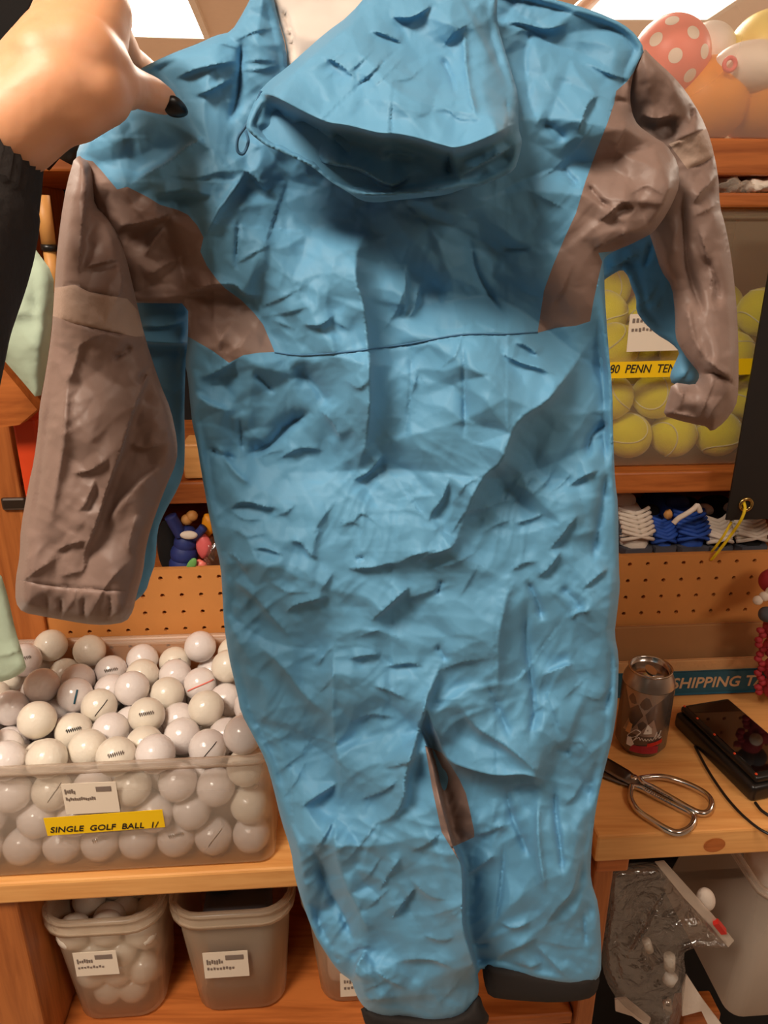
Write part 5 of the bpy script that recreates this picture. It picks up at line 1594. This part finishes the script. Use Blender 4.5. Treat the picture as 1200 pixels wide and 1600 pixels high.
tube('tab', [at_d(121, 222, .885), at_d(126, 202, .885)], .005, M['yellow'], jk, 8)
hj = yplate('hanging_banner', [(-70, 82), (-10, 75), (12, 60), (38, 25), (50, -5), (52, -60), (52, -2840), (-70, -2840)], .80, .012, M['blackmatte'])
tag(hj, 'black cloth banner hanging from the ceiling in the top left corner behind the hand', 'banner')

# ------------------------------------------------------------------ toys showing between sleeve and body
blk_w = cheap('wooden_block', 283, 694, 322, 748, DS + .004, .05, M['pine'], 'pale wooden block standing on the shelf edge between sleeve and body', 'block')
dd = DP + .03
td = empty('cloth_doll', at_d(288, 890, dd), 'navy blue soft doll with a white bib packed in the cubby beside the suit', 'toy')
def strip(name, pts, rad, mat, par): return tube(name, spline([at_d(x, y, d) for x, y, d in pts], 5), rad, mat, par, 12)
bm = bmesh.new()
for (x, y, r) in ((287, 882, .020), (288, 865, .019), (290, 848, .016), (293, 835, .013)):
    bmesh.ops.create_icosphere(bm, subdivisions=3, radius=r, matrix=Matrix.Translation(at_d(x, y, dd)))
from_bm('body', bm, M['navy'], td, True)
strip('arm', [(283, 836, dd - .005), (275, 822, dd - .008), (266, 806, dd - .01)], .0085, M['navy'], td)
strip('arm', [(302, 840, dd - .005), (311, 832, dd - .01), (318, 824, dd - .012)], .0060, M['navy'], td)
blob('bib', at_d(295, 836, dd - .016), (.012, .005, .006), M['white'], td, 3)
bm = bmesh.new()
for (x, y, r) in ((292, 812, .008), (300, 806, .008)):
    bmesh.ops.create_icosphere(bm, subdivisions=2, radius=r, matrix=Matrix.Translation(at_d(x, y, dd)))
from_bm('hair', bm, M['tanrod'], td, True)
tag(blob('pink_toy', at_d(318, 853, dd - .006), (.011, .008, .018), M['pink'], None, 3, None, .08, 2), 'bright pink soft toy to the right of the navy doll', 'toy')
tag(blob('green_leaf', at_d(299, 884, dd - .02), (.006, .003, .013), M['green'], None, 3, Matrix.Rotation(.5, 3, 'Y'), 0, 2), 'small green felt leaf at the foot of the navy doll', 'leaf')
tag(blob('black_pouch', at_d(262, 858, dd + .01), (.014, .012, .042), M['blackmatte'], None, 3, None, .05, 6), 'black pouch standing to the left of the navy doll', 'pouch')
tag(blob('pale_pouch', at_d(312, 884, dd - .012), (.010, .006, .009), M['salmon'], None, 3, None, .1, 7), 'pale pink bundle in front under the pink toy', 'bundle')
tag(blob('tan_toy', at_d(326, 820, dd + .008), (.010, .010, .016), M['orange'], None, 3, None, .1, 9), 'tan orange soft toy head at the suit edge', 'toy')
tag(blob('clear_wrapper', at_d(332, 868, dd - .004), (.014, .012, .026), M['zip'], None, 3, None, .2, 8), 'shiny clear wrapper beside the pink toy', 'wrapper')

# ------------------------------------------------------------------ under the right-hand bench
cl = cheap('dark_curtain', 945, 1352, 1290, 1700, .914, .01, M['blackmatte'], 'black cloth hanging behind the clear bag under the workbench', 'cloth')
# zip bag
Y0 = .72
ZB = [(948, 1352), (1030, 1345), (1045, 1360), (1075, 1395), (1108, 1432), (1128, 1456), (1146, 1476), (1128, 1484), (1108, 1478), (1075, 1484), (1068, 1490), (1072, 1525), (1066, 1580), (1058, 1612), (1010, 1600), (966, 1565), (945, 1530), (938, 1490), (944, 1440), (946, 1390)]
ZS = parse('''
s 9 4 25 960,1385 985,1380 1015,1370 1050,1372
s 8 4 22 975,1452 990,1435 1010,1415
r 8 7 7 1040,1385 1025,1430 1000,1470 978,1510
s 8 4 22 1045,1450 1060,1425 1075,1412
r 6 5 5 1045,1452 1070,1446 1100,1445
s 8 4 22 990,1545 1005,1530 1030,1505
s 8 4 20 985,1560 1010,1548 1030,1542
v 8 9 9 965,1420 960,1480 968,1540
s 7 4 18 1055,1475 1080,1470 1100,1462
''')
zb = empty('zip_bag', at_y(1005, 1605, Y0), 'crumpled clear zip bag with a red slider hanging under the workbench', 'bag')
Cloth(ZB, .014, 22, 0, ZS, 1.5, 97, .9, step=5, back=.014).build(zb, [], ('film', M['zip']))
def ypath(pts, y): return [at_y(a, b, y) for a, b in pts]
yplate('zip_strip', [(1024, 1348), (1038, 1346), (1078, 1390), (1114, 1430), (1147, 1470), (1138, 1480), (1104, 1440), (1068, 1402)], .704, .002, M['milky'], zb)
bm = bmesh.new()
sp0, sp1 = at_y(1118, 1440, .702), at_y(1131, 1456, .702)
v2, f2 = tube_data([sp0, sp1], .0052, 4); bv = [bm.verts.new(v) for v in v2]
for f_ in f2: bm.faces.new([bv[i] for i in f_])
q = from_bm('slider', bm, M['red'], zb); q['label'] = 'red zip slider'
for (x0, y0, x1, y1, r, mt, nm, lb) in ((1046, 1494, 1046, 1512, .0075, M['ballc'], 'cap', 'cream bottle cap inside the clear bag'), (1050, 1524, 1044, 1534, .0085, M['whitepl'], 'cap', 'white plastic cap below the cream one in the clear bag'),
                                     (1041, 1562, 1044, 1580, .0060, M['steel'], 'metal_clip', 'shiny metal clip at the bottom of the clear bag'), (1010, 1470, 1015, 1485, .0055, M['ballc'], 'bead', 'small cream bead in the middle of the clear bag')):
    tag(tube(nm, [at_y(x0, y0, .720), at_y(x1, y1, .720)], r, mt, None, 14), lb, nm.split('_')[-1])
tag(blob('white_ball', at_y(1103, 1405, .745), (.012, .010, .019), M['white'], None, 3, Matrix.Rotation(-.3, 3, 'Y')), 'white rounded object behind the zip bag', 'object')
tag(yplate('white_card', [(1066, 1545), (1073, 1524), (1098, 1562), (1128, 1602), (1140, 1630), (1120, 1630), (1096, 1580), (1066, 1588)], .765, .003, M['white']), 'white card strip slanting down behind the clear bag', 'card')
tag(yplate('white_scrap', [(961, 1562), (978, 1560), (1000, 1578), (1017, 1592), (1012, 1606), (988, 1588), (962, 1580)], .765, .003, M['white']), 'white torn scrap under the clear bag', 'scrap')
cheap('wood_block', 1070, 1588, 1110, 1660, .78, .04, M['pine_dark'], 'brown wooden block low behind the white card strip', 'block')
Y0 = .50
# clear bin at the far right under the bench
ru = U(1160, 1450, .68)
rb_ = clear_bin('storage_bin', shelf(ru + .150, .80, zLow - .06), .21, .18, .20, -.30, 'tall milky bin at the right edge under the workbench', 'bin', M['milky'], .006, .02)
tag(blob('white_bundle', shelf(ru + .12, .78, zLow + .11), (.055, .06, .03), M['white'], None, 3, None, .06, 4), 'white bundle on top in the bin at the right edge', 'bundle')

# ------------------------------------------------------------------ say which ball is which, row by row, where it can be seen
ORD = ['leftmost', 'second', 'third', 'fourth', 'fifth', 'sixth', 'seventh', 'eighth', 'ninth', 'tenth', 'eleventh', 'twelfth', 'thirteenth', 'fourteenth']
def rows_of(balls, r, rowh, keep, rows, text, hidden, hgroup):
    eye = Vector((0, 0, EYE)); seen = []
    L = [Vector(b.location) for b in balls]
    for i, b in enumerate(balls):
        v = L[i] - eye; D = v.length; v.normalize(); ok = True
        for j in range(len(L)):
            if j == i: continue
            q = L[j] - eye; t = q.dot(v)
            if t < D - r * .4 and (q - v * t).length < r * .8: ok = False; break
        x, y, _ = project(L[i])
        if ok and keep(x, y): seen.append((y, x, b))
        elif 'group' in b:
            b['label'] = hidden; b['group'] = hgroup
    seen.sort(key=lambda q: q[0])
    groups, cur = [], []
    for q in seen:
        if cur and q[0] - cur[0][0] > rowh: groups.append(cur); cur = []
        cur.append(q)
    if cur: groups.append(cur)
    for gi, g in enumerate(groups):
        g.sort(key=lambda q: q[1])
        for k, (_, x, b) in enumerate(g):
            if 'group' not in b: continue
            o = ORD[min(k, 13)]
            o = o + (' in' if k == 0 else ' from the left in')
            b['label'] = text % (o, rows[min(gi, len(rows) - 1)])
def clear_of_suit(x, y):
    p = np.array([(x, y)])
    return 0 < x < 1200 and not any(inside(p, [tuple(q) for q in c.poly])[0] for c in (body, sl, sr))
yr = project(shelf(uG1 - .2, DB + .008, zL + gh))[1]
RW = ['back', 'second', 'third', 'fourth', 'fifth', 'sixth', 'seventh', 'eighth']
top = [b for b in gballs if project(b.location)[1] < yr]
low = [b for b in gballs if b not in top]
for cream in (0, 1):
    pass
rows_of(top, GR, 24, clear_of_suit, RW, 'golf ball %s the %s row of the heap from the back', 'golf ball lying under the others in the open heap', 'golf balls under the open heap')
rows_of(low, GR, 26, clear_of_suit, ['uppermost', 'second', 'third', 'fourth', 'fifth', 'sixth'], 'golf ball %s the %s row behind the clear bin front', 'golf ball buried low inside the wide clear bin', 'golf balls buried in the wide bin')
tb_ = [o for o in COL.objects if o.name.startswith('tennis_ball')]
rows_of(tb_, .0333, 40, lambda x, y: clear_of_suit(x, y) and x < 1165, ['topmost', 'second', 'third', 'fourth', 'fifth', 'sixth'], 'tennis ball %s the %s visible row right of the suit', 'tennis ball out of sight in the tall clear bin', 'tennis balls out of sight in the tall bin')
pb_ = [o for o in COL.objects if o.name.startswith('practice_ball')]
rows_of(pb_, .0213, 30, clear_of_suit, ['topmost', 'second', 'third', 'fourth', 'fifth', 'sixth'], 'cream practice ball %s the %s row of the left tub', 'cream practice ball behind the others in the left tub', 'practice balls behind in the left tub')
for o in COL.objects:
    for k in ('_w', '_m'):
        if k in o: del o[k]
